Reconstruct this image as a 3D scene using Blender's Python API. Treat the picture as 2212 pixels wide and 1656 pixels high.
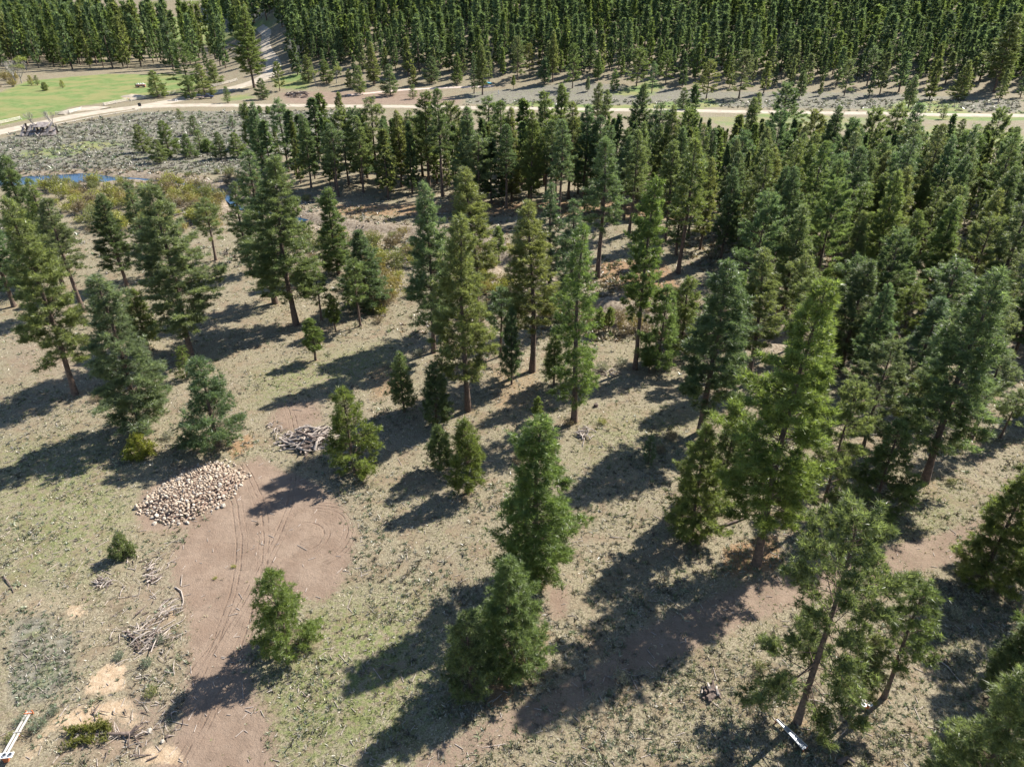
import bpy, bmesh, math, random
import numpy as np
from mathutils import Vector, Matrix, Quaternion
for o in list(bpy.data.objects): bpy.data.objects.remove(o)
S = bpy.context.scene
COL = S.collection
random.seed(7); RNG = np.random.default_rng(11)
R_ = math.radians

# ------------------------------------------------------------------ camera, sky, sun, exposure
CAM_H = 50.0; PITCH = R_(30.0); F = 1534.4; CX, CY = 1106.0, 828.0      # photograph measured at 2212 px wide
cam_d = bpy.data.cameras.new('camera'); cam = bpy.data.objects.new('camera', cam_d); COL.objects.link(cam)
cam.location = (0, 0, CAM_H); cam.rotation_euler = (R_(90) - PITCH, 0, 0)
cam_d.sensor_fit = 'HORIZONTAL'; cam_d.sensor_width = 36.0; cam_d.lens = 36.0 * F / 2212.0
cam_d.clip_start = 0.5; cam_d.clip_end = 6000
S.camera = cam
W = bpy.data.worlds.new('World'); S.world = W; W.use_nodes = True
wn = W.node_tree.nodes; wl = W.node_tree.links
sky = wn.new('ShaderNodeTexSky'); sky.sky_type = 'NISHITA'; sky.sun_disc = False
SUN_EL, SUN_AZ = 44.0, 37.0          # azimuth measured from +X towards +Y
sky.sun_elevation = R_(SUN_EL); sky.sun_rotation = R_(90 - SUN_AZ); sky.altitude = 1500
wn['Background'].inputs[1].default_value = 0.088
wl.new(sky.outputs[0], wn['Background'].inputs[0])
sd = bpy.data.lights.new('sun', 'SUN'); sun = bpy.data.objects.new('sun', sd); COL.objects.link(sun)
sd.energy = 5.0; sd.angle = R_(0.5); sd.color = (1.0, 0.95, 0.87)
dirv = Vector((math.cos(R_(SUN_EL)) * math.cos(R_(SUN_AZ)), math.cos(R_(SUN_EL)) * math.sin(R_(SUN_AZ)), math.sin(R_(SUN_EL))))
sun.rotation_euler = dirv.to_track_quat('Z', 'Y').to_euler(); sun.location = (60, 60, 90)
S.view_settings.view_transform = 'Standard'; S.view_settings.look = 'None'
S.view_settings.gamma = 1.0; S.view_settings.exposure = 1.40

# ------------------------------------------------------------------ terrain
def sst(a, b, x):
    t = np.clip((x - a) / (b - a), 0, 1); return t * t * (3 - 2 * t)
def vnoise(x, y, s, seed=0):
    x = np.asarray(x, float) / s + seed * 17.13; y = np.asarray(y, float) / s + seed * 9.71
    xi = np.floor(x); yi = np.floor(y); fx = x - xi; fy = y - yi
    fx = fx * fx * (3 - 2 * fx); fy = fy * fy * (3 - 2 * fy)
    def h(a, b):
        v = np.sin(a * 127.1 + b * 311.7 + seed * 74.7) * 43758.5453; return v - np.floor(v)
    return (h(xi, yi) * (1 - fx) + h(xi + 1, yi) * fx) * (1 - fy) + (h(xi, yi + 1) * (1 - fx) + h(xi + 1, yi + 1) * fx) * fy
def flat_g(u, v):
    x = (u - CX) / F; y = -(v - CY) / F
    d = (x, math.cos(PITCH) + y * math.sin(PITCH), -math.sin(PITCH) + y * math.cos(PITCH))
    t = CAM_H / -d[2]; return (d[0] * t, d[1] * t)
CREEK_P = [(-40, 392), (45, 386), (100, 385), (170, 380), (235, 384), (275, 380), (330, 384), (400, 392), (455, 404), (500, 420), (500, 440),
           (545, 452), (620, 462), (700, 482), (800, 496), (900, 500), (980, 506), (1060, 540), (1110, 590), (1180, 640), (1290, 662),
           (1380, 690), (1480, 700), (1580, 720), (1700, 730), (1850, 760), (2000, 740), (2200, 760), (2500, 780)]
CREEK = np.array([flat_g(*p) for p in CREEK_P])
def line_dist(X, Y, pts):
    best = np.full(np.shape(X), 1e9)
    for a, b in zip(pts[:-1], pts[1:]):
        ax, ay = a; bx, by = b; dx, dy = bx - ax, by - ay; L = dx * dx + dy * dy + 1e-9
        t = np.clip(((X - ax) * dx + (Y - ay) * dy) / L, 0, 1)
        best = np.minimum(best, np.hypot(X - ax - t * dx, Y - ay - t * dy))
    return best
def poly_sd(X, Y, pts):          # signed distance, positive inside
    pts = [tuple(p) for p in pts]
    d = line_dist(X, Y, np.array(pts + [pts[0]]))
    ins = np.zeros(np.shape(X), bool)
    for (x0, y0), (x1, y1) in zip(pts, pts[1:] + [pts[0]]):
        if y0 == y1: continue
        c = ((y0 > Y) != (y1 > Y)) & (X < (x1 - x0) * (Y - y0) / (y1 - y0) + x0); ins ^= c
    return np.where(ins, d, -d)
def terrain(X, Y):
    X = np.asarray(X, float); Y = np.asarray(Y, float)
    s = sst(-40, 80, X + 150 + 0.25 * (Y - 400))
    hill = s * np.where(Y > 345, (np.clip(Y - 345, 0, None) ** 2) / (np.clip(Y - 345, 0, None) + 60) * 0.25, 0)
    hill = np.minimum(hill, 150)
    left = (1 - s) * (sst(950, 1900, Y) * 190)
    near = np.exp(-np.clip(Y - 40, 0, None) / 120)
    und = (vnoise(X, Y, 22, 1) - .5) * 1.0 + (vnoise(X, Y, 7, 2) - .5) * 0.3 + (vnoise(X, Y, 2.3, 3) - .5) * 0.10 * near
    und = und * np.clip((345 - Y) / 100, 0.25, 1)
    dc = line_dist(X, Y, CREEK)
    w = (4.0 + 2.4 * vnoise(X, Y, 15, 5)) * (1 - .80 * sst(-125, -105, X))
    creek = -1.15 * (1 - sst(w * .55, w * 1.5 + 1.2, dc)) * (Y < 330)
    return hill + left + und * sst(0.5, 12, dc) + creek
def ray(u, v):
    x = (u - CX) / F; y = -(v - CY) / F
    return np.array([x, math.cos(PITCH) + y * math.sin(PITCH), -math.sin(PITCH) + y * math.cos(PITCH)])
TS = np.geomspace(30, 2600, 260)
def at(u, v):
    """a point of the ground, found along a sight line"""
    d = ray(u, v)
    z = CAM_H + TS * d[2] - terrain(TS * d[0], TS * d[1])
    k = np.argmax(z < 0)
    if z[k] >= 0: k = len(TS) - 1
    a, b = TS[max(k - 1, 0)], TS[k]
    for _ in range(14):
        m = (a + b) / 2
        if CAM_H + m * d[2] - float(terrain(m * d[0], m * d[1])) < 0: b = m
        else: a = m
    m = (a + b) / 2
    return Vector((m * d[0], m * d[1], CAM_H + m * d[2]))
def proj(x, y, z):
    f = y * math.cos(PITCH) - (z - CAM_H) * math.sin(PITCH); up = y * math.sin(PITCH) + (z - CAM_H) * math.cos(PITCH)
    return CX + F * x / f, CY - F * up / f, f
def W2(pts): return [tuple(at(*p))[:2] for p in pts]
def gz(x, y): return float(terrain(x, y))

# ------------------------------------------------------------------ object helpers
def tag(o, label=None, cat=None, group=None, kind=None):
    if label: o['label'] = label
    if cat: o['category'] = cat
    if group: o['group'] = group
    if kind: o['kind'] = kind
    return o
def empty(name, loc, label, cat, group=None, rz=0):
    o = bpy.data.objects.new(name, None); COL.objects.link(o); o.location = loc; o.rotation_euler = (0, 0, rz)
    o.empty_display_size = 0.3
    return tag(o, label, cat, group)
def link(name, me, parent=None, loc=None):
    o = bpy.data.objects.new(name, me); COL.objects.link(o)
    if parent: o.parent = parent
    if loc is not None: o.location = loc
    return o
def mesh_np(name, V, Fc, mat, attrs=None, smooth=False):
    V = np.asarray(V, np.float32); Fc = np.asarray(Fc, np.int32); n = Fc.shape[1]
    me = bpy.data.meshes.new(name)
    me.vertices.add(len(V)); me.vertices.foreach_set('co', V.ravel())
    me.loops.add(Fc.size); me.loops.foreach_set('vertex_index', Fc.ravel())
    me.polygons.add(len(Fc)); me.polygons.foreach_set('loop_start', np.arange(0, Fc.size, n, dtype=np.int32))
    try: me.polygons.foreach_set('loop_total', np.full(len(Fc), n, np.int32))
    except Exception: pass
    if smooth: me.polygons.foreach_set('use_smooth', np.ones(len(Fc), bool))
    for k, a in (attrs or {}).items():
        a = np.asarray(a, np.float32)
        if a.ndim == 2:
            at_ = me.attributes.new(k, 'FLOAT_COLOR', 'POINT'); at_.data.foreach_set('color', a.ravel())
        else:
            at_ = me.attributes.new(k, 'FLOAT', 'POINT'); at_.data.foreach_set('value', a)
    me.update(); me.validate()
    if mat: me.materials.append(mat)
    return me
class MB:
    """collects boxes, bars, tubes and lumps for ONE mesh"""
    def __init__(s): s.v = []; s.f = []; s.n = 0
    def add(s, v, f):
        s.v += [tuple(p) for p in v]; s.f += [tuple(i + s.n for i in q) for q in f]; s.n = len(s.v); return s
    def box(s, c, d, rot=None):
        c = Vector(c); q = []
        for sx, sy, sz in ((-1,-1,-1),(1,-1,-1),(1,1,-1),(-1,1,-1),(-1,-1,1),(1,-1,1),(1,1,1),(-1,1,1)):
            p = Vector((sx * d[0] / 2, sy * d[1] / 2, sz * d[2] / 2))
            if rot is not None: p = rot @ p
            q.append(c + p)
        return s.add(q, [(0,3,2,1),(4,5,6,7),(0,1,5,4),(1,2,6,5),(2,3,7,6),(3,0,4,7)])
    def bar(s, a, b, w, h=None):
        a = Vector(a); b = Vector(b); d = b - a; L = d.length; x = d.normalized()
        up = Vector((0, 0, 1)) if abs(x.z) < .95 else Vector((0, 1, 0))
        y = up.cross(x).normalized(); z = x.cross(y)
        return s.box((a + b) / 2, (L, w, h or w), Matrix((x, y, z)).transposed())
    def tube(s, pts, rad, n=6, cap=True):
        pts = [Vector(p) for p in pts]; V = []; m = len(pts)
        for i, p in enumerate(pts):
            d = (pts[min(i + 1, m - 1)] - pts[max(i - 1, 0)]).normalized()
            up = Vector((0, 0, 1)) if abs(d.z) < .9 else Vector((1, 0, 0))
            a = d.cross(up).normalized(); b = d.cross(a)
            r = rad[i] if hasattr(rad, '__len__') else rad
            for k in range(n):
                t = 2 * math.pi * k / n; V.append(p + (a * math.cos(t) + b * math.sin(t)) * r)
        Q = [(i * n + k, i * n + (k + 1) % n, (i + 1) * n + (k + 1) % n, (i + 1) * n + k) for i in range(m - 1) for k in range(n)]
        if cap: Q += [tuple(range(n - 1, -1, -1)), tuple(range((m - 1) * n, m * n))]
        return s.add(V, Q)
    def mesh(s, name, mat, smooth=False):
        me = bpy.data.meshes.new(name); me.from_pydata(s.v, [], s.f); me.update()
        if smooth: me.polygons.foreach_set('use_smooth', [True] * len(me.polygons))
        me.materials.append(mat); return me
    def build(s, name, mat, parent=None, smooth=False): return link(name, s.mesh(name, mat, smooth), parent)

# ------------------------------------------------------------------ materials
def mat_new(name):
    m = bpy.data.materials.new(name); m.use_nodes = True
    return m, m.node_tree.nodes, m.node_tree.links, m.node_tree.nodes['Principled BSDF']
def N(n, t, **k):
    x = n.new(t)
    for a, b in k.items():
        if a.startswith('i_'): x.inputs[a[2:].replace('_', ' ')].default_value = b
        else: setattr(x, a, b)
    return x
def noise(n, l, vec, scale, detail=3, rough=.6, dist=0):
    t = N(n, 'ShaderNodeTexNoise'); t.inputs['Scale'].default_value = scale; t.inputs['Detail'].default_value = detail
    t.inputs['Roughness'].default_value = rough; t.inputs['Distortion'].default_value = dist
    if vec is not None: l.new(vec, t.inputs['Vector'])
    return t.outputs['Fac']
def ramp(n, l, fac, a, b, ca=0.0, cb=1.0):
    t = N(n, 'ShaderNodeMapRange'); t.inputs['From Min'].default_value = a; t.inputs['From Max'].default_value = b
    t.inputs['To Min'].default_value = ca; t.inputs['To Max'].default_value = cb; t.interpolation_type = 'SMOOTHSTEP'
    l.new(fac, t.inputs['Value']); return t.outputs['Result']
def mix(n, l, fac, a, b, blend='MIX'):
    t = N(n, 'ShaderNodeMix', data_type='RGBA', blend_type=blend)
    if isinstance(fac, (int, float)): t.inputs[0].default_value = fac
    else: l.new(fac, t.inputs[0])
    for i, c in ((6, a), (7, b)):
        if isinstance(c, tuple): t.inputs[i].default_value = c if len(c) == 4 else c + (1,)
        else: l.new(c, t.inputs[i])
    return t.outputs[2]
def math_(n, l, op, a, b=None):
    t = N(n, 'ShaderNodeMath', operation=op)
    for i, c in ((0, a), (1, b)):
        if c is None: continue
        if isinstance(c, (int, float)): t.inputs[i].default_value = c
        else: l.new(c, t.inputs[i])
    return t.outputs[0]
def simple(name, c1, c2, scale=4, rough=.85, metal=0, coord='Object', bump=.3, spec=.3):
    m, n, l, b = mat_new(name)
    tc = N(n, 'ShaderNodeTexCoord').outputs[coord]
    f = noise(n, l, tc, scale, 5, .65)
    l.new(mix(n, l, ramp(n, l, f, .3, .7), c1, c2), b.inputs['Base Color'])
    b.inputs['Roughness'].default_value = rough; b.inputs['Metallic'].default_value = metal
    b.inputs['Specular IOR Level'].default_value = spec
    if bump:
        bp = N(n, 'ShaderNodeBump'); bp.inputs['Strength'].default_value = bump; bp.inputs['Distance'].default_value = .05
        l.new(f, bp.inputs['Height']); l.new(bp.outputs[0], b.inputs['Normal'])
    return m
def foliage_mat(name, use_obj=True, trans=.55, gain=1.0, tip=.30, rough=.42, spec=.55):
    """needles or leaves: own colour of the plant x small clump-to-clump variation"""
    m, n, l, b = mat_new(name)
    tint = N(n, 'ShaderNodeAttribute', attribute_name='tint')
    if use_obj: base = N(n, 'ShaderNodeObjectInfo').outputs['Color']
    else: base = N(n, 'ShaderNodeAttribute', attribute_name='hue').outputs['Color']
    t = ramp(n, l, tint.outputs['Fac'], 0, 1, .58 * gain, 1.42 * gain)
    cmb = N(n, 'ShaderNodeVectorMath', operation='SCALE'); l.new(base, cmb.inputs[0]); l.new(t, cmb.inputs['Scale'])
    c = mix(n, l, ramp(n, l, tint.outputs['Fac'],   .6, 1, 0, tip), cmb.outputs[0], (.20, .21, .075))
    l.new(c, b.inputs['Base Color']); b.inputs['Roughness'].default_value = rough; b.inputs['Specular IOR Level'].default_value = spec
    tr = N(n, 'ShaderNodeBsdfTranslucent')
    tc = mix(n, l, 1.0, c, (1.25, 1.32, .80), 'MULTIPLY'); l.new(tc, tr.inputs[0])
    ms = N(n, 'ShaderNodeMixShader'); ms.inputs[0].default_value = trans
    l.new(b.outputs[0], ms.inputs[1]); l.new(tr.outputs[0], ms.inputs[2])
    l.new(ms.outputs[0], n['Material Output'].inputs['Surface'])
    return m
M = {}
M['needle'] = foliage_mat('pine_needles')
M['needle_far'] = foliage_mat('pine_needles_of_the_distant_wood', False, .45, .88, .12, .8, .15)
M['leaf'] = foliage_mat('shrub_leaves', True, .3)
M['cover'] = foliage_mat('ground_cover_blades', False, .2)
M['bark'] = simple('pine_bark', (.062, .046, .038), (.165, .112, .083), 3, .95)
M['bark_far'] = simple('distant_pine_bark', (.07, .055, .045), (.15, .10, .075), 1, .95, bump=0)
M['grey_twig'] = simple('bare_grey_bark', (.22, .20, .17), (.36, .33, .29), 3, .95)
M['dead_wood'] = simple('bleached_dead_wood', (.20, .165, .14), (.42, .36, .31), 2.5, .9)
M['dark_wood'] = simple('dark_rotting_wood', (.06, .045, .038), (.16, .12, .10), 3, .95)
M['rail_wood'] = simple('pale_rail_wood', (.42, .37, .32), (.62, .57, .50), 1.5, .85)
M['shed_wood'] = simple('weathered_shed_boards', (.13, .11, .105), (.30, .26, .24), 1.2, .95)
M['plank'] = simple('bleached_planks', (.27, .25, .22), (.40, .375, .34), 1.2, .8, bump=.1)
M['tin'] = simple('dull_tin_sheet', (.22, .24, .27), (.34, .36, .38), 2, .4, .6, bump=.1)
M['rust'] = simple('rusty_orange_steel', (.30, .08, .03), (.50, .17, .07), 5, .8)
M['black'] = simple('black_rubber', (.015, .015, .016), (.03, .03, .03), 6, .7, bump=0)
M['white'] = simple('white_paint', (.72, .71, .68), (.8, .8, .78), 3, .6, bump=0)
M['blue_paint'] = simple('dark_blue_car_paint', (.02, .03, .085), (.03, .045, .11), 2, .25, bump=0, spec=.6)
M['glass'] = simple('dark_window_glass', (.02, .025, .03), (.03, .035, .04), 2, .08, bump=0, spec=.8)
M['tarp'] = simple('turquoise_tarp', (.05, .30, .42), (.09, .42, .52), 2, .5)
M['red_brown'] = simple('red_brown_boards', (.22, .09, .06), (.34, .17, .12), 3, .85)
M['sack'] = simple('white_sacks', (.66, .63, .60), (.8, .78, .76), 3, .8)
def stone_mat():
    m, n, l, b = mat_new('pile_stone')
    oi = N(n, 'ShaderNodeObjectInfo'); tc = N(n, 'ShaderNodeTexCoord').outputs['Object']
    f = noise(n, l, tc, 5, 5, .65)
    c0 = mix(n, l, oi.outputs['Random'], (.37, .305, .23), (.29, .22, .16))
    c0 = mix(n, l, ramp(n, l, oi.outputs['Random'], .55, .75), c0, (.45, .40, .33))
    c = mix(n, l, ramp(n, l, f, .3, .75), mix(n, l, .45, c0, (.25, .17, .12)), c0)
    l.new(c, b.inputs['Base Color']); b.inputs['Roughness'].default_value = .9
    bp = N(n, 'ShaderNodeBump'); bp.inputs['Strength'].default_value = .5; bp.inputs['Distance'].default_value = .04
    l.new(f, bp.inputs['Height']); l.new(bp.outputs[0], b.inputs['Normal'])
    return m
M['stone'] = stone_mat()

def ground_mat():
    m, n, l, b = mat_new('ground_soil_and_grass')
    pos = N(n, 'ShaderNodeNewGeometry').outputs['Position']
    A = {k: N(n, 'ShaderNodeAttribute', attribute_name=k).outputs['Fac'] for k in ('dirt', 'green', 'sage', 'litter', 'sand', 'bank', 'moss')}
    n1 = noise(n, l, pos, .35, 5, .65); n2 = noise(n, l, pos, 1.6, 6, .72); n3 = noise(n, l, pos, 6.5, 4, .8); n4 = noise(n, l, pos, .09, 3, .5); n5 = noise(n, l, pos, 3.1, 5, .75, .6)
    straw = mix(n, l, ramp(n, l, n3, .38, .60), (.165, .135, .095), (.42, .365, .275))
    soil = mix(n, l, ramp(n, l, n5, .35, .65), (.235, .175, .125), (.35, .275, .205))
    c = mix(n, l, ramp(n, l, n1, .47, .64), straw, soil)
    ol = mix(n, l, ramp(n, l, n3, .35, .65), (.10, .11, .045), (.26, .26, .12))
    c = mix(n, l, math_(n, l, 'MULTIPLY', ramp(n, l, n5, .50, .62), ramp(n, l, n4, .40, .60, .12, .70)), c, ol)
    c = mix(n, l, ramp(n, l, n5, .33, .45, .7, 0), c, (.115, .09, .07))
    n6 = noise(n, l, pos, .75, 6, .75, .8)
    c = mix(n, l, ramp(n, l, n6, .54, .66, 0, .55), c, (.30, .235, .185))
    c = mix(n, l, ramp(n, l, n6, .34, .46, .5, 0), c, (.135, .115, .075))
    c = mix(n, l, ramp(n, l, noise(n, l, pos, 11, 2, .6), .66, .74, 0, .7), c, (.60, .54, .46))
    # sagebrush flats
    sg = mix(n, l, ramp(n, l, n2, .38, .62), (.15, .135, .115), (.31, .29, .25))
    sg = mix(n, l, ramp(n, l, n1, .5, .7, 0, .6), sg, (.26, .29, .13))
    sf = ramp(n, l, math_(n, l, 'ADD', A['sage'], math_(n, l, 'MULTIPLY', math_(n, l, 'SUBTRACT', n1, .5), .8)), .35, .65)
    c = mix(n, l, sf, c, sg)
    # green meadow
    gr = mix(n, l, ramp(n, l, n1, .35, .65), (.14, .22, .065), (.23, .29, .11))
    gr = mix(n, l, ramp(n, l, n4, .40, .62, 0, .75), gr, (.32, .29, .13))
    c = mix(n, l, ramp(n, l, math_(n, l, 'ADD', A['green'], math_(n, l, 'MULTIPLY', math_(n, l, 'SUBTRACT', n1, .5), 1.2)), .25, .75), c, gr)
    # fresh short green (moss attribute)
    mg = mix(n, l, ramp(n, l, n3, .4, .6), (.12, .16, .05), (.25, .29, .10))
    c = mix(n, l, math_(n, l, 'MULTIPLY', A['moss'], ramp(n, l, n2, .40, .60, .0, .85)), c, mg)
    # needle litter
    lt = mix(n, l, ramp(n, l, n3, .3, .7), (.27, .15, .085), (.44, .28, .17))
    c = mix(n, l, ramp(n, l, math_(n, l, 'ADD', A['litter'], math_(n, l, 'MULTIPLY', math_(n, l, 'SUBTRACT', n5, .5), .9)), .40, .75, 0, .8), c, lt)
    # bare scraped dirt, with machine tracks
    dd = mix(n, l, ramp(n, l, n1, .3, .7), (.275, .195, .155), (.355, .265, .215))
    dd = mix(n, l, ramp(n, l, n6, .48, .66, 0, .75), dd, (.245, .18, .145))
    dd = mix(n, l, ramp(n, l, n3, .60, .70, 0, .55), dd, (.50, .41, .34))
    dd = mix(n, l, ramp(n, l, n3, .30, .40, .5, 0), dd, (.20, .135, .10))
    dm = ramp(n, l, math_(n, l, 'ADD', A['dirt'], math_(n, l, 'MULTIPLY', math_(n, l, 'SUBTRACT', n5, .5), 1.6)), .30, .74)
    c = mix(n, l, dm, c, dd)
    sa = mix(n, l, ramp(n, l, n2, .4, .65), (.50, .36, .25), (.64, .50, .38))
    c = mix(n, l, ramp(n, l, math_(n, l, 'ADD', A['sand'], math_(n, l, 'MULTIPLY', math_(n, l, 'SUBTRACT', n5, .5), .8)), .38, .66), c, sa)
    bk = mix(n, l, ramp(n, l, n2, .35, .6), (.17, .125, .09), (.40, .33, .27))
    c = mix(n, l, ramp(n, l, math_(n, l, 'ADD', A['bank'], math_(n, l, 'MULTIPLY', math_(n, l, 'SUBTRACT', n1, .5), .8)), .35, .65), c, bk)
    # ring ruts of the loader that turned in the clearing, and rows left by the scraper
    trk = None
    for (cu, cv, r0, r1, fr) in TRACKS:
        cc = at(cu, cv)
        vs = N(n, 'ShaderNodeVectorMath', operation='SUBTRACT'); l.new(pos, vs.inputs[0]); vs.inputs[1].default_value = (cc.x, cc.y, 0)
        vm = N(n, 'ShaderNodeVectorMath', operation='MULTIPLY'); l.new(vs.outputs[0], vm.inputs[0]); vm.inputs[1].default_value = (1, 1, 0)
        vl = N(n, 'ShaderNodeVectorMath', operation='LENGTH'); l.new(vm.outputs[0], vl.inputs[0]); rr = vl.outputs['Value']
        rr2 = math_(n, l, 'ADD', rr, math_(n, l, 'MULTIPLY', n4, 1.6))
        sn = math_(n, l, 'SINE', math_(n, l, 'MULTIPLY', rr2, fr))
        ln = ramp(n, l, sn, .25, .95)
        band = math_(n, l, 'MULTIPLY', ramp(n, l, rr, r0 - .3, r0 + .2), ramp(n, l, rr, r1 - .2, r1 + .3, 1, 0))
        sx = N(n, 'ShaderNodeSeparateXYZ'); l.new(vm.outputs[0], sx.inputs[0])
        band = math_(n, l, 'MULTIPLY', band, ramp(n, l, math_(n, l, 'DIVIDE', math_(n, l, 'ADD', sx.outputs[0], math_(n, l, 'MULTIPLY', sx.outputs[1], .35)), rr), -.1, .5))
        wv = math_(n, l, 'MULTIPLY', math_(n, l, 'MULTIPLY', ln, band), math_(n, l, 'MULTIPLY', ramp(n, l, n6, .40, .60, .12, 1), dm))
        trk = wv if trk is None else math_(n, l, 'MAXIMUM', trk, wv)
    c = mix(n, l, math_(n, l, 'MULTIPLY', trk, .38), c, (.20, .125, .095))
    c = mix(n, l, 1.0, c, (.60, .60, .55), 'MULTIPLY')
    l.new(c, b.inputs['Base Color']); b.inputs['Roughness'].default_value = .95; b.inputs['Specular IOR Level'].default_value = .15
    hh = math_(n, l, 'ADD', math_(n, l, 'MULTIPLY', n2, .6), math_(n, l, 'MULTIPLY', n3, .35))
    hh = math_(n, l, 'SUBTRACT', hh, math_(n, l, 'MULTIPLY', trk, .3))
    bp = N(n, 'ShaderNodeBump'); bp.inputs['Strength'].default_value = .75; bp.inputs['Distance'].default_value = .28
    l.new(hh, bp.inputs['Height']); l.new(bp.outputs[0], b.inputs['Normal'])
    return m
TRACKS = [(660, 1155, 3.9, 5.4, 13.0), (650, 1160, 1.8, 2.9, 11.0)]
for lu, lv in ((462, 1400), (520, 1400), (600, 1160)):
    a_, b_ = at(-600, lv), at(lu, lv); r_ = math.hypot(a_.x - b_.x, a_.y - b_.y); TRACKS.append((-600, lv, r_ - .5, r_ + .5, 12.0))

# ------------------------------------------------------------------ ground sheet
ys = np.concatenate([np.linspace(-80, 24, 14)[:-1], np.geomspace(24, 2400, 560)])
sc = np.linspace(-1, 1, 380)
YY = np.repeat(ys[:, None], len(sc), 1); XX = sc[None, :] * (np.abs(YY) * .86 + 34)
ZZ = terrain(XX, YY)
X, Y = XX.ravel(), YY.ravel()
def region(pts, soft): return sst(-soft, soft, poly_sd(X, Y, W2(pts)))
def strip(pts, w, soft): return 1 - sst(w, w + soft, line_dist(X, Y, np.array(W2(pts))))
DIRT_MAIN = [(330, 1656), (385, 1560), (400, 1460), (405, 1380), (395, 1300), (365, 1230), (375, 1180), (420, 1120), (485, 1085), (500, 1010), (560, 985), (600, 1010),
             (690, 1045), (740, 1090), (770, 1150), (760, 1215), (735, 1270), (700, 1300), (620, 1290), (560, 1340), (540, 1400), (545, 1480), (590, 1560), (600, 1656), (560, 1720), (300, 1720)]
dirt = np.maximum.reduce([region(DIRT_MAIN, 2.0), region([(575, 905), (600, 870), (690, 860), (705, 910), (640, 935), (580, 930)], 2.2) * .85,
    strip([(1560, 1325), (1400, 1400), (1300, 1460), (1180, 1530), (1050, 1590), (930, 1656)], .9, .9) * .62, strip([(1400, 1400), (1560, 1325), (1650, 1290), (1760, 1250), (1900, 1215), (2060, 1180), (2240, 1110)], 1.4, 1.6) * .68,
    region([(1540, 1330), (1590, 1290), (1700, 1240), (1760, 1235), (1680, 1320)], 2.0) * .75,
    region([(1180, 1270), (1230, 1265), (1225, 1330), (1190, 1340)], 1.6),
    region([(285, 1110), (300, 1060), (420, 1000), (520, 1010), (540, 1045), (500, 1100), (400, 1150), (300, 1150)], 1.2) * .75,
    region([(600, 200), (900, 195), (1000, 215), (990, 226), (620, 224)], 5) * .9, region([(0, 700), (200, 760), (190, 830), (60, 820), (0, 850)], 3) * .45, region([(170, 1560), (300, 1480), (400, 1500), (330, 1656), (60, 1656)], 2) * .55, region([(380, 1180), (300, 1230), (250, 1330), (300, 1440), (400, 1420)], 2) * .42])
verge = (1 - sst(9, 17, line_dist(X, Y, np.array(W2([(1040, 233), (1400, 238), (1700, 243), (2212, 250), (2500, 254)]))))) * sst(.35, .5, vnoise(X, Y, 22, 61)) * .85
green = np.maximum.reduce([verge, region([(-200, 300), (-120, 210), (0, 200), (60, 175), (230, 160), (395, 160), (470, 175), (400, 198), (280, 215), (150, 232), (120, 248), (40, 262), (-60, 285)], 6),
    region([(225, 62), (240, 38), (420, 36), (590, 42), (590, 60), (560, 66)], 14), region([(600, 190), (590, 172), (640, 158), (680, 162), (660, 195)], 6),
    region([(1890, 238), (1960, 216), (2070, 220), (2090, 242)], 6), region([(1300, 205), (1410, 168), (1440, 190), (1400, 210)], 5) * .75,
    region([(1060, 228), (1160, 218), (1260, 226), (1180, 232)], 4) * .9, region([(1380, 226), (1460, 218), (1540, 212), (1560, 232), (1420, 234)], 4) * .85,
    region([(2010, 270), (2212, 290), (2230, 330), (2060, 310), (1990, 290)], 6) * .85, region([(1500, 250), (1900, 252), (1860, 285), (1560, 275)], 5) * .55,
    region([(20, 330), (200, 300), (290, 310), (120, 345), (20, 342)], 4) * .6, region([(540, 200), (560, 212), (480, 222), (470, 210)], 4) * .6])
sage = np.maximum.reduce([region([(-200, 330), (0, 300), (130, 272), (300, 242), (560, 240), (760, 238), (780, 300), (560, 345), (540, 375), (300, 372), (60, 378), (-200, 385)], 6),
    region([(1000, 200), (1250, 175), (1500, 195), (1900, 200), (2212, 215), (2212, 244), (1500, 230), (1000, 225)], 6) * .75,
    region([(0, 1330), (100, 1310), (180, 1370), (170, 1480), (80, 1540), (0, 1540)], 1.5) * .6])
litter = np.maximum.reduce([region([(485, 965), (540, 930), (560, 960), (500, 1000)], 1) * .8, region([(1290, 560), (1440, 560), (1480, 640), (1360, 650), (1290, 600)], 3),
    region([(1040, 1440), (1170, 1350), (1200, 1370), (1100, 1520), (1050, 1540)], 1.2) * .85, region([(1560, 1180), (1680, 1150), (1700, 1230), (1560, 1250)], 1.5),
    region([(700, 440), (1500, 430), (1480, 480), (1000, 470), (700, 470)], 4) * .7, region([(600, 690), (760, 690), (700, 760), (600, 730)], 2) * .5,
    region([(1500, 700), (2212, 640), (2212, 900), (1600, 850)], 4) * .45, region([(770, 800), (880, 760), (900, 850), (800, 870)], 2) * .6,
    region([(1030, 800), (1180, 780), (1200, 900), (1050, 900)], 3) * .55])
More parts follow.
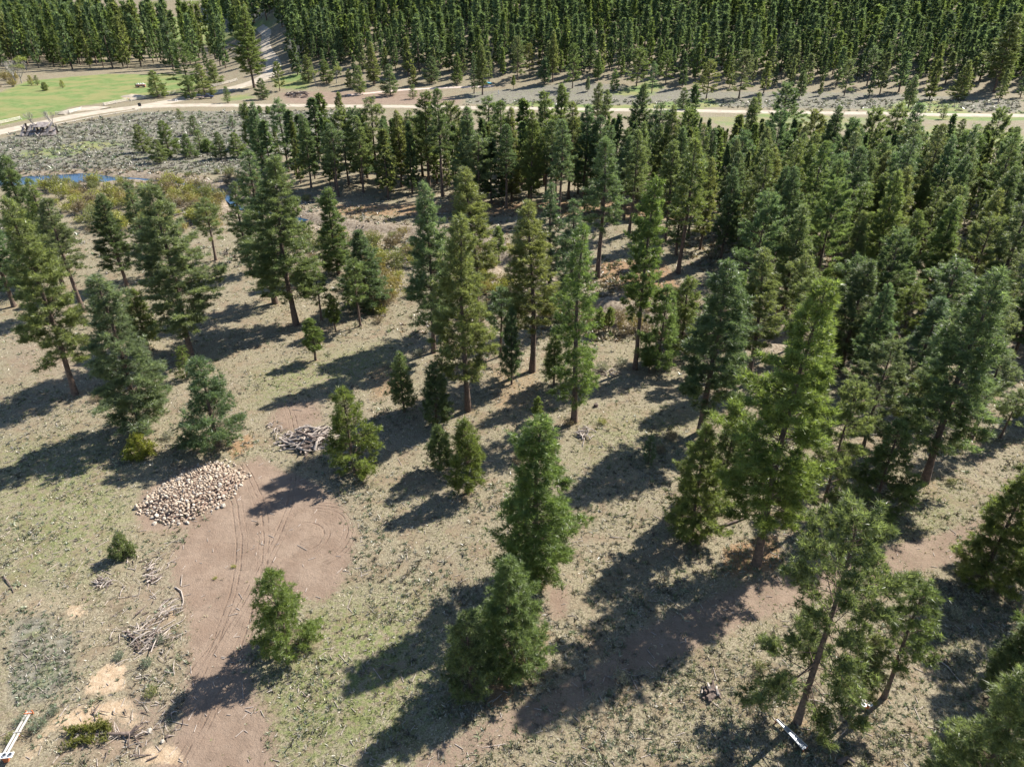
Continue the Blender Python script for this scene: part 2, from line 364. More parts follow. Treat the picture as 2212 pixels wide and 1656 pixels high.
sand = np.maximum.reduce([region([(60, 1600), (95, 1560), (150, 1540), (110, 1600), (70, 1656), (20, 1656)], 1.2) * .6, region([(200, 1500), (260, 1495), (330, 1560), (300, 1600), (250, 1570)], 1.2) * .62, region([(130, 1310), (190, 1290), (200, 1330), (140, 1350)], 1) * .6, region([(178, 1500), (185, 1470), (240, 1425), (275, 1432), (272, 1490), (230, 1500)], 1.0) * .9, region([(95, 1580), (110, 1545), (180, 1520), (270, 1500), (300, 1530), (180, 1585)], 1.3) * .8,
    region([(0, 1330), (40, 1280), (170, 1260), (190, 1300), (60, 1350)], 1) * .42, region([(290, 1656), (310, 1610), (380, 1600), (420, 1656)], .8) * .7,
    region([(262, 212), (285, 202), (312, 206), (290, 214)], 2), region([(350, 1300), (378, 1300), (385, 1340), (360, 1345)], .5) * .6])
dcr = line_dist(X, Y, CREEK)
bank = (1 - sst(4, 9, dcr - 3 * (1 - sst(-122, -92, X)))) * (Y < 330) * .85
moss = np.maximum.reduce([region([(560, 1500), (700, 1300), (900, 1290), (960, 1500), (860, 1656), (560, 1656)], 5), region([(0, 960), (250, 960), (280, 1100), (200, 1250), (0, 1250)], 5) * .8,
    region([(560, 800), (850, 740), (860, 800), (560, 870)], 4) * .8, region([(1280, 900), (1520, 880), (1440, 1000), (1240, 1000)], 4) * .5, region([(1850, 1200), (2050, 1060), (2080, 1110), (1900, 1250)], 3) * .6])
idx = np.arange(len(ys) * len(sc)).reshape(len(ys), len(sc))
FQ = np.stack([idx[:-1, :-1], idx[:-1, 1:], idx[1:, 1:], idx[1:, :-1]], -1).reshape(-1, 4)
MASK = dict(dirt=dirt, green=green, sage=sage, litter=litter, sand=sand, bank=bank, moss=moss)
gme = mesh_np('ground', np.stack([X, Y, ZZ.ravel()], 1), FQ, ground_mat(), MASK, True)
tag(link('ground', gme), kind='structure')

def ribbon(name, pts, widths, mat, lift=.03, step=2.0, ragged=.35, kind='structure'):
    P = np.array([tuple(at(*p))[:2] for p in pts]) ; seg = np.hypot(*np.diff(P, axis=0).T); cum = np.concatenate([[0], np.cumsum(seg)])
    s = np.arange(0, cum[-1], step); cx = np.interp(s, cum, P[:, 0]); cy = np.interp(s, cum, P[:, 1]); w = np.interp(s, cum, widths)
    k = np.ones(7) / 7
    cx = np.convolve(np.pad(cx, 3, 'edge'), k, 'valid'); cy = np.convolve(np.pad(cy, 3, 'edge'), k, 'valid')
    tx = np.gradient(cx); ty = np.gradient(cy); L = np.hypot(tx, ty); nx, ny = -ty / L, tx / L
    m = 9; V = []
    for j in range(m):
        o = (j / (m - 1) - .5) * w
        if j in (0, m - 1): o = o + (RNG.random(len(s)) - .5) * ragged
        x = cx + nx * o; y = cy + ny * o
        dz = lift if 0 < j < m - 1 else -.05
        V.append(np.stack([x, y, terrain(x, y) + dz], 1))
    V = np.stack(V, 1).reshape(-1, 3); ix = np.arange(len(V)).reshape(len(s), m)
    Q = np.stack([ix[:-1, :-1], ix[1:, :-1], ix[1:, 1:], ix[:-1, 1:]], -1).reshape(-1, 4)[:, ::-1]
    return tag(link(name, mesh_np(name, V, Q, mat, None, True)), kind=kind)
M['road'] = simple('pale_gravel_road', (.26, .22, .17), (.37, .32, .25), .35, .95, coord='Object', bump=.2)
M['track'] = simple('beaten_earth_track', (.38, .29, .24), (.48, .39, .33), .5, .95)
ribbon('gravel_road', [(-420, 372), (-200, 330), (-60, 299), (0, 286), (60, 272), (120, 259), (175, 248), (235, 239), (300, 231), (380, 228), (520, 228), (740, 229), (900, 231), (1100, 234), (1400, 238), (1700, 243), (2212, 250), (2500, 254)],
       [9, 9, 9, 9, 9, 8.5, 8.5, 8.5, 9, 9, 8, 7.5, 7.5, 7.5, 7.5, 7.5, 7.5, 7.5], M['road'], .16)
ribbon('side_road', [(270, 236), (330, 226), (390, 215), (440, 205), (495, 193), (545, 179), (580, 163), (592, 148), (588, 130), (576, 112), (572, 92), (576, 72), (560, 58)],
       [9, 9, 9, 9, 9, 9, 10, 9, 8, 7, 6, 7, 6], M['road'], .21, ragged=.5)
ribbon('meadow_entrance', [(128, 250), (150, 240), (175, 235), (205, 233), (240, 236)], [3, 7, 11, 10, 6], M['road'], .24, ragged=1.2)
ribbon('earth_track', [(742, 206), (850, 196), (960, 190), (1080, 186)], [2.5, 3, 2.5, 2], M['track'], .15)

# water
def water_mat():
    m, n, l, b = mat_new('creek_water')
    pos = N(n, 'ShaderNodeNewGeometry').outputs['Position']
    b.inputs['Base Color'].default_value = (.010, .035, .075, 1); b.inputs['Roughness'].default_value = .06; b.inputs['IOR'].default_value = 1.33
    bp = N(n, 'ShaderNodeBump'); bp.inputs['Strength'].default_value = .35; bp.inputs['Distance'].default_value = .08
    l.new(noise(n, l, pos, 2.2, 4, .6), bp.inputs['Height']); l.new(bp.outputs[0], b.inputs['Normal'])
    return m
M['water'] = water_mat()
cw = []
for i in range(len(CREEK) - 1):
    a, b = CREEK[i], CREEK[i + 1]; m = max(2, int(np.hypot(*(b - a)) / 3))
    for k in range(m): cw.append(a + (b - a) * k / m)
cw = np.array(cw); k7 = np.ones(5) / 5
cx = np.convolve(np.pad(cw[:, 0], 2, 'edge'), k7, 'valid'); cy = np.convolve(np.pad(cw[:, 1], 2, 'edge'), k7, 'valid')
tx, ty = np.gradient(cx), np.gradient(cy); L = np.hypot(tx, ty) + 1e-6
V = []
for s_ in (-1, 1):
    wd = (7.0 - 5.9 * sst(-125, -105, cx)) * (1 - .4 * sst(-15, 0, cx))
    V.append(np.stack([cx - ty / L * wd * s_, cy + tx / L * wd * s_, np.full(len(cx), -.62)], 1))
V = np.stack(V, 1)[cx < -48]; V = V.reshape(-1, 3); ix = np.arange(len(V)).reshape(-1, 2)
Q = np.stack([ix[:-1, 0], ix[:-1, 1], ix[1:, 1], ix[1:, 0]], -1)
tag(link('creek_water', mesh_np('creek_water', V, Q, M['water'])), kind='structure')

# ------------------------------------------------------------------ tree maker
def norm(a): return a / (np.linalg.norm(a, axis=-1, keepdims=True) + 1e-9)
def blades(C, D, K, ln, wd, spread, rng):
    """K needles fanning out of every tuft"""
    n = len(C); d = norm(np.repeat(D, K, 0) + rng.normal(size=(n * K, 3)) * spread)
    c = np.repeat(C, K, 0); s = norm(np.cross(d, rng.normal(size=(n * K, 3))))
    L = ln * rng.uniform(.7, 1.25, (n * K, 1)); w = wd * rng.uniform(.7, 1.3, (n * K, 1))
    a = c - s * w * .5 + d * L * .12; b = c + s * w * .5 + d * L * .12; e = c + d * L
    V = np.stack([a, b, e], 1).reshape(-1, 3)
    return V, np.arange(len(V)).reshape(-1, 3)
def profile(t, kind):            # t: 0 at the crown base, 1 at the tip
    if kind == 'cone': return (1 - t) ** .92 * (.60 + .40 * min(1, t * 5 + .25)) + .035
    if kind == 'column': return min(1, .66 + t * 2.2) * (1 - t) ** .56 * 1.12 + .03
    if kind == 'round': return math.sqrt(max(0, 1 - (abs(t - .36) / .66) ** 2.0)) * (1.08 - .35 * t) + .04
    return min(1, .62 + t * 2.4) * (1 - t) ** .70 * 1.10 + .03            # full
def tube_np(P, r, n):
    P = np.asarray(P); m = len(P); d = norm(np.gradient(P, axis=0)); up = np.array([0, 0, 1.]) if abs(d[0, 2]) < .9 else np.array([1., 0, 0])
    a = norm(np.cross(d, up)); b = np.cross(d, a); t = np.arange(n) * 2 * np.pi / n
    V = P[:, None] + (a[:, None] * np.cos(t)[None, :, None] + b[:, None] * np.sin(t)[None, :, None]) * np.asarray(r)[:, None, None]
    ix = np.arange(m * n).reshape(m, n); nx = np.roll(ix, -1, 1)
    q = np.stack([ix[:-1], nx[:-1], nx[1:], ix[1:]], -1).reshape(-1, 4)
    return V.reshape(-1, 3), np.concatenate([q[:, :3], q[:, [0, 2, 3]]])
def join(parts):
    V = []; Fc = []; n = 0
    for v, f in parts: V.append(v); Fc.append(f + n); n += len(v)
    return np.concatenate(V), np.concatenate(Fc)
def gen_tree(seed, h, R, cb, kind='full', dens=1.0, K=14, ln=.42, wd=.050, tuft=1.0, low_trunk=False, stubs=0, gap=.12):
    rng = np.random.default_rng(seed)
    nz = 9 if not low_trunk else 4
    tz = np.linspace(0, 1, nz); lean = rng.normal(size=2) * .012 * h
    bx = lean[0] * tz ** 2 + np.sin(tz * 5 + seed) * .006 * h; by = lean[1] * tz ** 2 + np.cos(tz * 4 + seed) * .006 * h
    bx -= bx[0]; by -= by[0]
    r0 = .0088 * h + .045; tr = r0 * (1 - tz) ** .8 + .025; tr[0] *= 1.3
    trunk = tube_np(np.stack([bx, by, tz * h * .985 - .15 * (tz == 0)], 1), tr, 8 if not low_trunk else 4)
    z = cb * h; TC = []; TD = []; TT = []; LB = []; 
    step = .30 / dens ** .5
    side = rng.random(24)                     # one-sided gaps in the crown
    while z < h * .985:
        t = max(0.0, (z / h - cb) / (1 - cb))
        rad = R * profile(t, kind)
        nb = max(3, int(rng.integers(4, 7) * (.55 + .45 * dens) * (1 if t < .85 else .8)))
        a0 = rng.random() * 6.28
        for k in range(nb):
            az = a0 + 6.28 * k / nb + rng.normal() * .35
            if rng.random() < gap and t < .9: continue
            sect = side[int((az % 6.283) / 6.283 * 6) + 6 * int(min(3, t * 4))]
            L = rad * rng.uniform(.62, 1.12) * (.60 + .56 * sect)
            if rng.random() < .06: L *= 1.2
            el0 = -.25 + 1.0 * t + rng.normal() * .12            # droops below, rises near the top
            hx = np.array([math.cos(az), math.sin(az), 0.])
            ss = np.linspace(0, 1, 4)[:, None]
            cz = np.interp(z, tz * h, bx), np.interp(z, tz * h, by)
            P = np.array([cz[0], cz[1], z]) + hx * ss * L * math.cos(el0) + np.array([0, 0, 1.]) * (ss * L * math.sin(el0) + (ss ** 2) * L * .18)
            if not low_trunk or L > 1.2: LB.append(tube_np(P, np.array([.022, .016, .011, .005]) * (1 + L * .28), 3))
            lat = np.array([-hx[1], hx[0], 0])
            nt = max(2, int(L * (4.0 if low_trunk else 5.0) * tuft))
            for q in range(nt):
                s = rng.uniform(.22, 1) ** .75 if nt > 1 else 1
                p = P[0] + (P[3] - P[0]) * s; p[2] = np.interp(s, ss[:, 0], P[:, 2])
                tl = L * rng.uniform(.12, .42) * (1.25 - s) + .08
                td = norm(hx * .9 + lat * rng.choice([-1, 1]) * rng.uniform(.2, 1.2) + np.array([0, 0, rng.uniform(.05, .6)]))
                m = 3 if tl > .35 else 2
                tone = rng.random()
                for e in range(m):
                    c = p + td * tl * (.35 + .65 * (e + 1) / m) + rng.normal(size=3) * (.06 if low_trunk else .11)
                    TC.append(c); TD.append(td * .9 + np.array([0, 0, .45])); TT.append(.65 * tone + .35 * rng.random())
        z += step * rng.uniform(.6, 1.5) * (1.25 - .35 * t) * (h / 22) ** .3
    top = np.array([bx[-1], by[-1], h])
    for q in range(int(6 * tuft) + 2):
        TC.append(top - np.array([0, 0, q * .13])); TD.append(np.array([0, 0, 1.])); TT.append(rng.random())
    # short dead limbs on the bare lower trunk
    for q in range(stubs):
        zz = h * rng.uniform(.1, max(.15, cb)); az = rng.random() * 6.28; L = rng.uniform(.5, 1.5)
        P = np.array([0, 0, zz]) + np.linspace(0, 1, 3)[:, None] * np.array([math.cos(az), math.sin(az), -.15]) * L
        LB.append(tube_np(P, np.array([.03, .02, .008]), 3))
    C = np.array(TC); D = norm(np.array(TD)); T = np.array(TT)
    FV, FF = blades(C, D, K, ln, wd, .62 if low_trunk else .85, rng)
    tint = np.repeat(np.clip(np.repeat(T, K) + rng.normal(size=len(T) * K) * .07, 0, 1), 3)
    return trunk, join(LB) if LB else None, (FV, FF, tint)

VAR = {}
def variant(key, name='pine', **k):
    h, R = k['h'], k['R']
    tr, lb, (fv, ff, ti) = gen_tree(**k)
    print(key, len(ff), 'needle tris')
    VAR[key] = dict(h=h, r=R, cb=k['cb'], trunk=mesh_np('pine_trunk', tr[0], tr[1], M['bark'], None, True),
                    limbs=mesh_np('pine_limbs', lb[0], lb[1], M['bark']) if lb else None,
                    foliage=mesh_np('pine_needles', fv, ff, M['needle'], {'tint': ti}))
variant('full_a', seed=1, h=22, R=3.4, cb=.10, kind='full', dens=1.0, gap=.17)
variant('full_b', seed=2, h=24, R=3.3, cb=.20, kind='full', dens=1.0, stubs=14)
variant('tall_a', seed=3, h=25, R=2.6, cb=.30, kind='column', dens=1.0, stubs=16)
variant('tall_b', seed=4, h=25, R=2.3, cb=.14, kind='column', dens=.92, K=12, gap=.2)
variant('big', seed=5, h=28, R=4.6, cb=.20, kind='full', dens=1.05, tuft=1.0, ln=.46, wd=.058, K=13, stubs=12)
variant('open', seed=6, h=21, R=4.3, cb=.20, kind='round', dens=.42, gap=.25, tuft=1.35, ln=.42, wd=.055, stubs=14)
variant('thin', seed=7, h=15, R=2.2, cb=.40, kind='round', dens=.6, gap=.2, stubs=18)
variant('dense', seed=8, h=17, R=3.6, cb=.05, kind='full', dens=1.0, tuft=1.0, gap=.2)
variant('young_a', seed=9, h=10, R=2.6, cb=.08, kind='full', dens=1.0, tuft=1.05, ln=.36, wd=.05, K=11, gap=.22)
variant('young_b', seed=10, h=10, R=1.9, cb=.14, kind='full', dens=1.15, tuft=1.15, K=11, ln=.36, gap=.15)
variant('sap_a', seed=11, h=5, R=1.15, cb=.12, kind='full', dens=.9, tuft=1.1, ln=.28, wd=.05, K=9, gap=.25)
variant('sap_b', seed=12, h=6, R=1.1, cb=.30, kind='full', dens=1.0, tuft=1.5, ln=.26)
variant('bushy', seed=13, h=2.6, R=1.2, cb=.05, kind='full', dens=1.4, tuft=1.6, ln=.26, wd=.05, K=9, gap=.25)
variant('tall_c', seed=14, h=23, R=2.4, cb=.40, kind='column', dens=.8, gap=.18, stubs=22)

HUES = {'bright': (.144, .186, .056), 'mid': (.146, .184, .068), 'olive': (.170, .190, .078), 'dark': (.122, .164, .080), 'blue': (.128, .170, .090), 'yellow': (.23, .23, .045), 'grey': (.164, .186, .096)}
HUE_WORD = {'bright': 'bright green', 'mid': 'green', 'olive': 'olive green', 'dark': 'dark green', 'blue': 'bluish green', 'yellow': 'yellow-green', 'grey': 'greyish green'}
def pick(h, r, cb):
    best = None
    for k, v in VAR.items():
        s = abs(math.log(h / v['h'])) * 1.1 + abs(math.log(max(.05, r / h) / (v['r'] / v['h']))) * 1.3 + abs(cb - v['cb']) * 2.2 + random.random() * .12
        if best is None or s < best[0]: best = (s, k)
    return best[1]
TREES = []       # dicts: x y z h r cb hue label group name
def base_x(tx, ty, by): 
    ny = CY + F / math.tan(PITCH); return tx + (CX - tx) * (by - ty) / (ny - ty)
def spec(tx, ty, by, w, cb=.15, hue='mid', label=None, var=None, group=None, zone=None, hmin=0):
    bx = base_x(tx, ty, by); p = at(bx, by)
    t = -(ty - CY) / F
    zt = (t * p.y * math.cos(PITCH) - p.y * math.sin(PITCH)) / (math.cos(PITCH) + t * math.sin(PITCH)) + CAM_H
    h = zt - p.z; h = max(h, .8); fwd = proj(p.x, p.y, p.z + h * .5)[2]
    TREES.append(dict(x=p.x, y=p.y, z=p.z, h=h, r=w * .5 * fwd / F, cb=cb, hue=hue, label=label, var=var, group=group, zone=zone, px=h * F / fwd, u=bx, v=by))

# hand placed pines: top x, top y, base y, crown width, bare fraction, colour
T = spec
T(1105, 1200, 1440, 165, .08, 'mid', 'broad light green pine at the bottom centre, taller of two growing together', 'dense')
T(1008, 1322, 1495, 112, .05, 'dark', 'shorter dark pine at the bottom centre, tucked against the left side of a taller pine', 'young_a')
T(1168, 900, 1258, 205, .07, 'bright', 'large bright green pine with a full crown to the ground, standing at the centre foreground', 'full_a')
T(583, 1232, 1405, 122, .04, 'bright', 'small full pine standing alone on the bare dirt at the bottom left', 'young_a')
T(252, 1157, 1203, 38, .08, 'olive', 'tiny bushy pine in the dry grass below the rock pile', 'bushy', zone='sap')
T(290, 940, 988, 46, .03, 'yellow', 'round yellow-green young pine just above the rock pile on the left', 'bushy', zone='sap')
T(425, 780, 963, 125, .10, 'dark', 'dark pine right above the rock pile, shading its upper edge', 'young_a')
T(742, 840, 1020, 100, .06, 'bright', 'bright green pine beside the brush pile at the edge of the dirt clearing', 'young_a')
T(1003, 905, 1065, 75, .12, 'bright', 'slim bright pine on the grass, taller of the pair left of the central pine', 'young_b')
T(946, 918, 1014, 54, .12, 'mid', 'slim green pine, shorter of the pair left of the central pine', 'young_b')
T(935, 785, 920, 62, .08, 'dark', 'dark young pine standing at the foot of the tall pines above the clearing', 'young_b')
T(862, 760, 890, 50, .15, 'dark', 'thin dark young pine with open branches, alone above the brush pile', 'young_b')
T(1162, 858, 908, 23, .2, 'bright', 'little bright sapling directly above the tip of the large central pine', 'sap_b', zone='sap')
T(996, 462, 886, 128, .12, 'olive', 'tall full pine left of centre with a thick reddish lower trunk above the clearing', 'full_b')
T(914, 392, 761, 100, .12, 'blue', 'tall bluish pine, leftmost of the tall pines in the middle of the picture', 'full_b')
T(1155, 437, 802, 100, .32, 'olive', 'tall olive pine at the centre with a long straight bare trunk', 'tall_a')
T(1262, 484, 912, 88, .17, 'bright', 'tall column-shaped pine right of centre with a short bare red trunk', 'tall_b')
T(1105, 665, 830, 42, .25, 'dark', 'slender half-grown pine just left of the long bare trunk at the centre', 'young_b')
T(1200, 720, 832, 46, .2, 'mid', 'slender half-grown pine between the bare-trunk pine and the column-shaped pine', 'young_b')
T(1412, 385, 797, 76, .33, 'bright', 'tall narrow pine right of centre with a leaning bare lower trunk', 'tall_a')
T(1572, 560, 935, 150, .15, 'dark', 'wide dark pine right of centre with drooping dead limbs on its trunk', 'full_b')
T(1775, 612, 1218, 235, .16, 'bright', 'biggest pine on the right, bright green, yellow lichen on its thick lower trunk', 'big')
T(1668, 540, 830, 100, .3, 'olive', 'tall pine with a pale thin trunk between the wide dark pine and the biggest pine', 'tall_a')
T(1532, 922, 1156, 122, .06, 'mid', 'bushy mid-height pine at the left foot of the biggest pine', 'dense')
T(1600, 850, 1065, 62, .2, 'dark', 'narrow dark pine behind the left side of the biggest pine', 'young_b')
T(1850, 830, 1118, 115, .3, 'olive', 'open pine with a dark trunk close on the right of the biggest pine', 'open')
T(1935, 735, 977, 112, .3, 'grey', 'greyish pine with a leaning dark trunk on the right, behind the biggest pine', 'open')
T(2000, 800, 966, 80, .25, 'olive', 'thin airy pine at the edge of the grassy strip on the right', 'thin')
T(2166, 578, 1040, 165, .12, 'dark', 'tall heavy pine leaning right with a forked trunk foot above the grassy strip', 'full_b')
T(2205, 840, 945, 70, .3, 'olive', 'small sparse pine at the far right end of the grassy strip', 'thin')
T(2172, 755, 948, 80, .3, 'grey', 'pale sparse pine behind the small one near the right edge', 'thin')
T(1950, 915, 1108, 112, .06, 'mid', 'bushy pine at the left edge of the grassy strip', 'young_a')
T(1868, 1104, 1560, 232, .28, 'olive', 'large airy pine at the bottom right with its whole grey trunk showing', 'open')
T(2008, 1262, 1505, 100, .38, 'mid', 'leaning pine with a dark bent trunk beside the two white rings at the bottom right', 'thin')
T(1903, 1372, 1549, 72, .35, 'olive', 'thin pine between the large airy pine and the leaning one', 'thin')
T(2240, 1335, 1532, 150, .3, 'dark', 'dark pine cut by the right edge near the bottom corner', 'full_b')
T(2262, 1440, 1800, 200, .12, 'olive', 'pine filling the bottom right corner', 'full_a')
T(2232, 1010, 1262, 135, .05, 'mid', 'full pine at the right edge below the grassy strip', 'dense')
T(202, 592, 935, 155, .12, 'grey', 'large greyish pine on the left standing above the rock pile', 'full_a')
T(318, 395, 772, 160, .10, 'grey', 'very large greyish pine left of centre with a visible broken-limbed trunk', 'big')
T(10, 425, 852, 125, .12, 'olive', 'tall shaggy pine on the left, its thick trunk leaning down to the right', 'full_b')
T(100, 428, 672, 100, .38, 'grey', 'sparse pine on the left with a long dark slanting trunk', 'tall_c')
T(217, 418, 618, 108, .22, 'dark', 'dark broad pine beside the yellow creek willows on the left', 'full_b')
T(-62, 420, 662, 110, .2, 'dark', 'dark pine cut by the left edge of the picture', 'full_b')
T(8, 335, 600, 95, .1, 'dark', 'dark pine at the left edge whose tip stands just below the creek', 'full_a')
T(58, 385, 620, 85, .12, 'mid', 'green pine second from the left edge below the creek', 'tall_b')
T(272, 394, 600, 74, .15, 'dark', 'narrow dark pine immediately left of the very large greyish one', 'tall_b')
T(284, 625, 752, 72, .12, 'mid', 'half-grown pine between the two large greyish pines on the left', 'young_b')
T(388, 750, 818, 42, .15, 'bright', 'small bright pine at the foot of the very large greyish pine', 'sap_a')
T(437, 428, 562, 72, .3, 'olive', 'thin olive pine standing in the creek willows left of centre', 'thin')
T(505, 392, 590, 66, .2, 'dark', 'narrow dark pine left of the huge pine beside the creek', 'tall_b')
T(580, 342, 702, 155, .14, 'olive', 'huge full pine left of centre with a thick dark foot, near the creek', 'big')
T(535, 325, 655, 85, .2, 'dark', 'tall dark pine pressed against the back of the huge pine near the creek', 'tall_b')
T(707, 405, 592, 76, .15, 'mid', 'pine just right of the huge pine at the creek bend', 'full_a')
T(776, 495, 668, 100, .1, 'dark', 'broad two-toned pine at the edge of the yellow willows', 'dense')
T(762, 560, 705, 50, .3, 'mid', 'thin pine in front of the broad two-toned one', 'thin')
T(678, 580, 692, 60, .25, 'mid', 'small pine at the right foot of the huge pine', 'thin')
T(668, 690, 778, 42, .3, 'bright', 'small bright pine alone on the grass above the clearing, left of centre', 'sap_b', zone='sap')
T(715, 640, 715, 30, .3, 'bright', 'little sapling under the right side of the huge pine', 'sap_b', zone='sap')
T(1077, 490, 567, 28, .35, 'mid', 'sapling among the creek willows near the centre', 'sap_b', zone='sap')
T(1297, 665, 724, 23, .3, 'bright', 'left one of two saplings right of the column-shaped pine', 'sap_b', zone='sap')
T(1319, 664, 716, 23, .3, 'bright', 'right one of two saplings right of the column-shaped pine', 'sap_b', zone='sap')
T(1408, 748, 802, 27, .25, 'bright', 'sapling right beside the leaning bare lower trunk', 'sap_b', zone='sap')
T(1407, 941, 1000, 29, .1, 'dark', 'dark little sapling at the upper edge of a big shadow right of the central pine', 'sap_a', zone='sap')
T(1020, 362, 700, 95, .25, 'olive', 'tall pine directly behind the thick-trunked one left of centre', 'tall_a')
T(1080, 620, 770, 60, .3, 'dark', 'dark half-hidden pine left of the bare-trunk pine at the centre', 'thin')
T(1192, 395, 640, 80, .2, 'blue', 'bluish pine behind the bare-trunk pine at the centre', 'tall_b')
T(1238, 430, 700, 80, .2, 'dark', 'dark pine behind the left side of the column-shaped pine', 'tall_b')
T(1310, 300, 600, 80, .25, 'dark', 'dark tall pine between the column-shaped and leaning-trunk pines', 'tall_c')
T(1440, 620, 800, 80, .1, 'mid', 'bushy green pine between the leaning-trunk pine and the wide dark one', 'young_a')
T(1490, 600, 760, 90, .1, 'mid', 'rounded pine on the left shoulder of the wide dark pine', 'young_a')
T(1500, 300, 590, 70, .3, 'mid', 'tall narrow pine above the open orange ground right of centre', 'tall_c')
T(1660, 420, 680, 95, .25, 'dark', None, None, zone='wood')
T(1740, 440, 700, 85, .3, 'olive', None, None, zone='wood')
T(1810, 390, 640, 90, .3, 'mid', None, None, zone='wood')
T(1880, 560, 800, 110, .15, 'blue', 'bluish pine just right above the tip of the biggest pine', 'full_a')
T(1945, 500, 740, 95, .25, 'dark', None, None, zone='wood')
T(2035, 640, 860, 100, .15, 'blue', 'bluish bushy pine left of the tall heavy leaning pine', 'full_a')
T(2075, 560, 780, 90, .3, 'dark', None, None, zone='wood')
T(2150, 470, 700, 100, .3, 'olive', None, None, zone='wood')
T(1600, 590, 790, 85, .2, 'mid', None, None, zone='wood')
# pines in the sagebrush between the creek and the road
G2 = 'young pines in the sagebrush'
for a in [(296, 270, 329, 36), (350, 262, 338, 42), (334, 302, 352, 36), (413, 250, 292, 28), (399, 290, 341, 32), (425, 281, 327, 36), (467, 287, 343, 30), (505, 287, 340, 36),
          (384, 235, 261, 15), (498, 250, 276, 15), (528, 222, 320, 34), (559, 229, 245, 11), (577, 230, 246, 11), (518, 225, 250, 12), (445, 300, 328, 22)]:
    T(*a, .10, random.choice(['mid', 'olive', 'dark']), None, None, zone='sage')
# pines along the road and its junction
for a in [(329, 153, 211, 46, .08, 'mid', 'full dark pine standing alone by the rail fence at the road junction'), (402, 165, 214, 28, .15, 'mid', 'slim pine at the roadside just left of the parked pickup'),
          (384, 88, 200, 50, .12, 'mid', 'tall pine behind the slim roadside pine left of the pickup'), (430, 140, 208, 38, .15, 'olive', 'pine right above the parked pickup'),
          (455, 130, 184, 44, .08, 'olive', 'round olive pine inside the fence right of the pickup'), (520, 15, 190, 62, .12, 'mid', 'very tall pine at the left side of the side road'),
          (486, 187, 223, 17, .15, 'mid', 'tiny pine between the two roads right of the pickup'), (561, 170, 215, 32, .05, 'dark', 'dark bushy pine in the fork of the two roads'),
          (595, 134, 197, 24, .2, 'mid', 'slim pine on the right side of the side road'), (93, 178, 196, 13, .08, 'olive', 'small round tree in the green meadow, left one of two'),
          (131, 173, 190, 10, .1, 'yellow', 'small yellow-green tree in the green meadow, right one of two'), (62, 163, 184, 13, .1, 'yellow', 'small yellow tree at the top left rim of the meadow'),
          (75, 163, 184, 13, .1, 'olive', 'small olive tree beside the yellow one at the meadow rim')]:
    T(*a, zone='road')
# pines standing in the open strip above the road
for a in [(772, 143, 204, 26), (838, 140, 206, 34), (800, 90, 183, 30), (890, 183, 214, 18), (985, 113, 181, 26), (1040, 95, 205, 30), (1022, 115, 202, 15), (930, 123, 179, 34), (891, 140, 185, 20),
          (1109, 163, 192, 9), (1118, 80, 173, 30), (1177, 123, 183, 24), (1271, 166, 198, 10), (1294, 113, 175, 18), (1240, 95, 191, 32), (1381, 105, 187, 40), (1414, 133, 202, 18), (1144, 95, 161, 24),
          (1197, 65, 178, 26), (1536, 130, 214, 37), (1611, 110, 214, 46), (1737, 153, 214, 22), (1892, 100, 186, 26), (1980, 163, 234, 25), (2094, 130, 216, 38), (2200, 30, 200, 62), (2045, 228, 258, 16),
          (2082, 257, 301, 24), (1295, 180, 256, 34), (1312, 195, 260, 30), (752, 150, 192, 20), (1330, 150, 196, 20), (1480, 190, 236, 26), (1840, 130, 207, 30), (730, 200, 250, 16), (1640, 200, 248, 22), (700, 130, 180, 26), (660, 120, 176, 30), (1445, 110, 180, 28)]:
    T(*a, random.choice([.1, .2, .3]), random.choice(['mid', 'blue', 'grey', 'olive']), None, None, zone='strip')
# stand beyond the creek: tips from left to right
for a in [(545, 220, 395), (568, 262, 400), (600, 214, 372), (622, 240, 380), (650, 245, 405), (672, 214, 350), (690, 205, 345), (712, 268, 425), (735, 235, 400), (764, 235, 396), (800, 212, 400), (826, 280, 430), (855, 238, 405), (885, 240, 395), (915, 197, 410), (945, 192, 425), (972, 222, 380), (1010, 230, 440), (1034, 290, 450), (1055, 210, 365), (1083, 218, 420), (1105, 232, 435), (1130, 216, 370), (1150, 238, 455), (1180, 194, 400),
          (1213, 180, 365), (1235, 220, 430), (1270, 225, 440), (1387, 180, 400), (1340, 250, 400), (1430, 225, 410), (1456, 226, 440), (1505, 186, 330), (1490, 235, 400), (1632, 210, 380), (1702, 182, 354), (1690, 240, 420), (1765, 240, 400), (1815, 228, 420), (1895, 235, 410), (1950, 222, 400), (1990, 224, 430), (2062, 250, 400),
          (2165, 235, 420), (2195, 300, 480), (1552, 278, 420), (1600, 250, 390), (1845, 260, 440), (2110, 270, 440), (780, 250, 385), (905, 250, 380), (1060, 300, 440), (1195, 260, 450), (1300, 250, 440)]:
    T(*a, random.randint(44, 66), random.choice([.14, .22, .3, .4]), random.choice(['mid', 'olive', 'dark', 'blue']), None, None, zone='row')
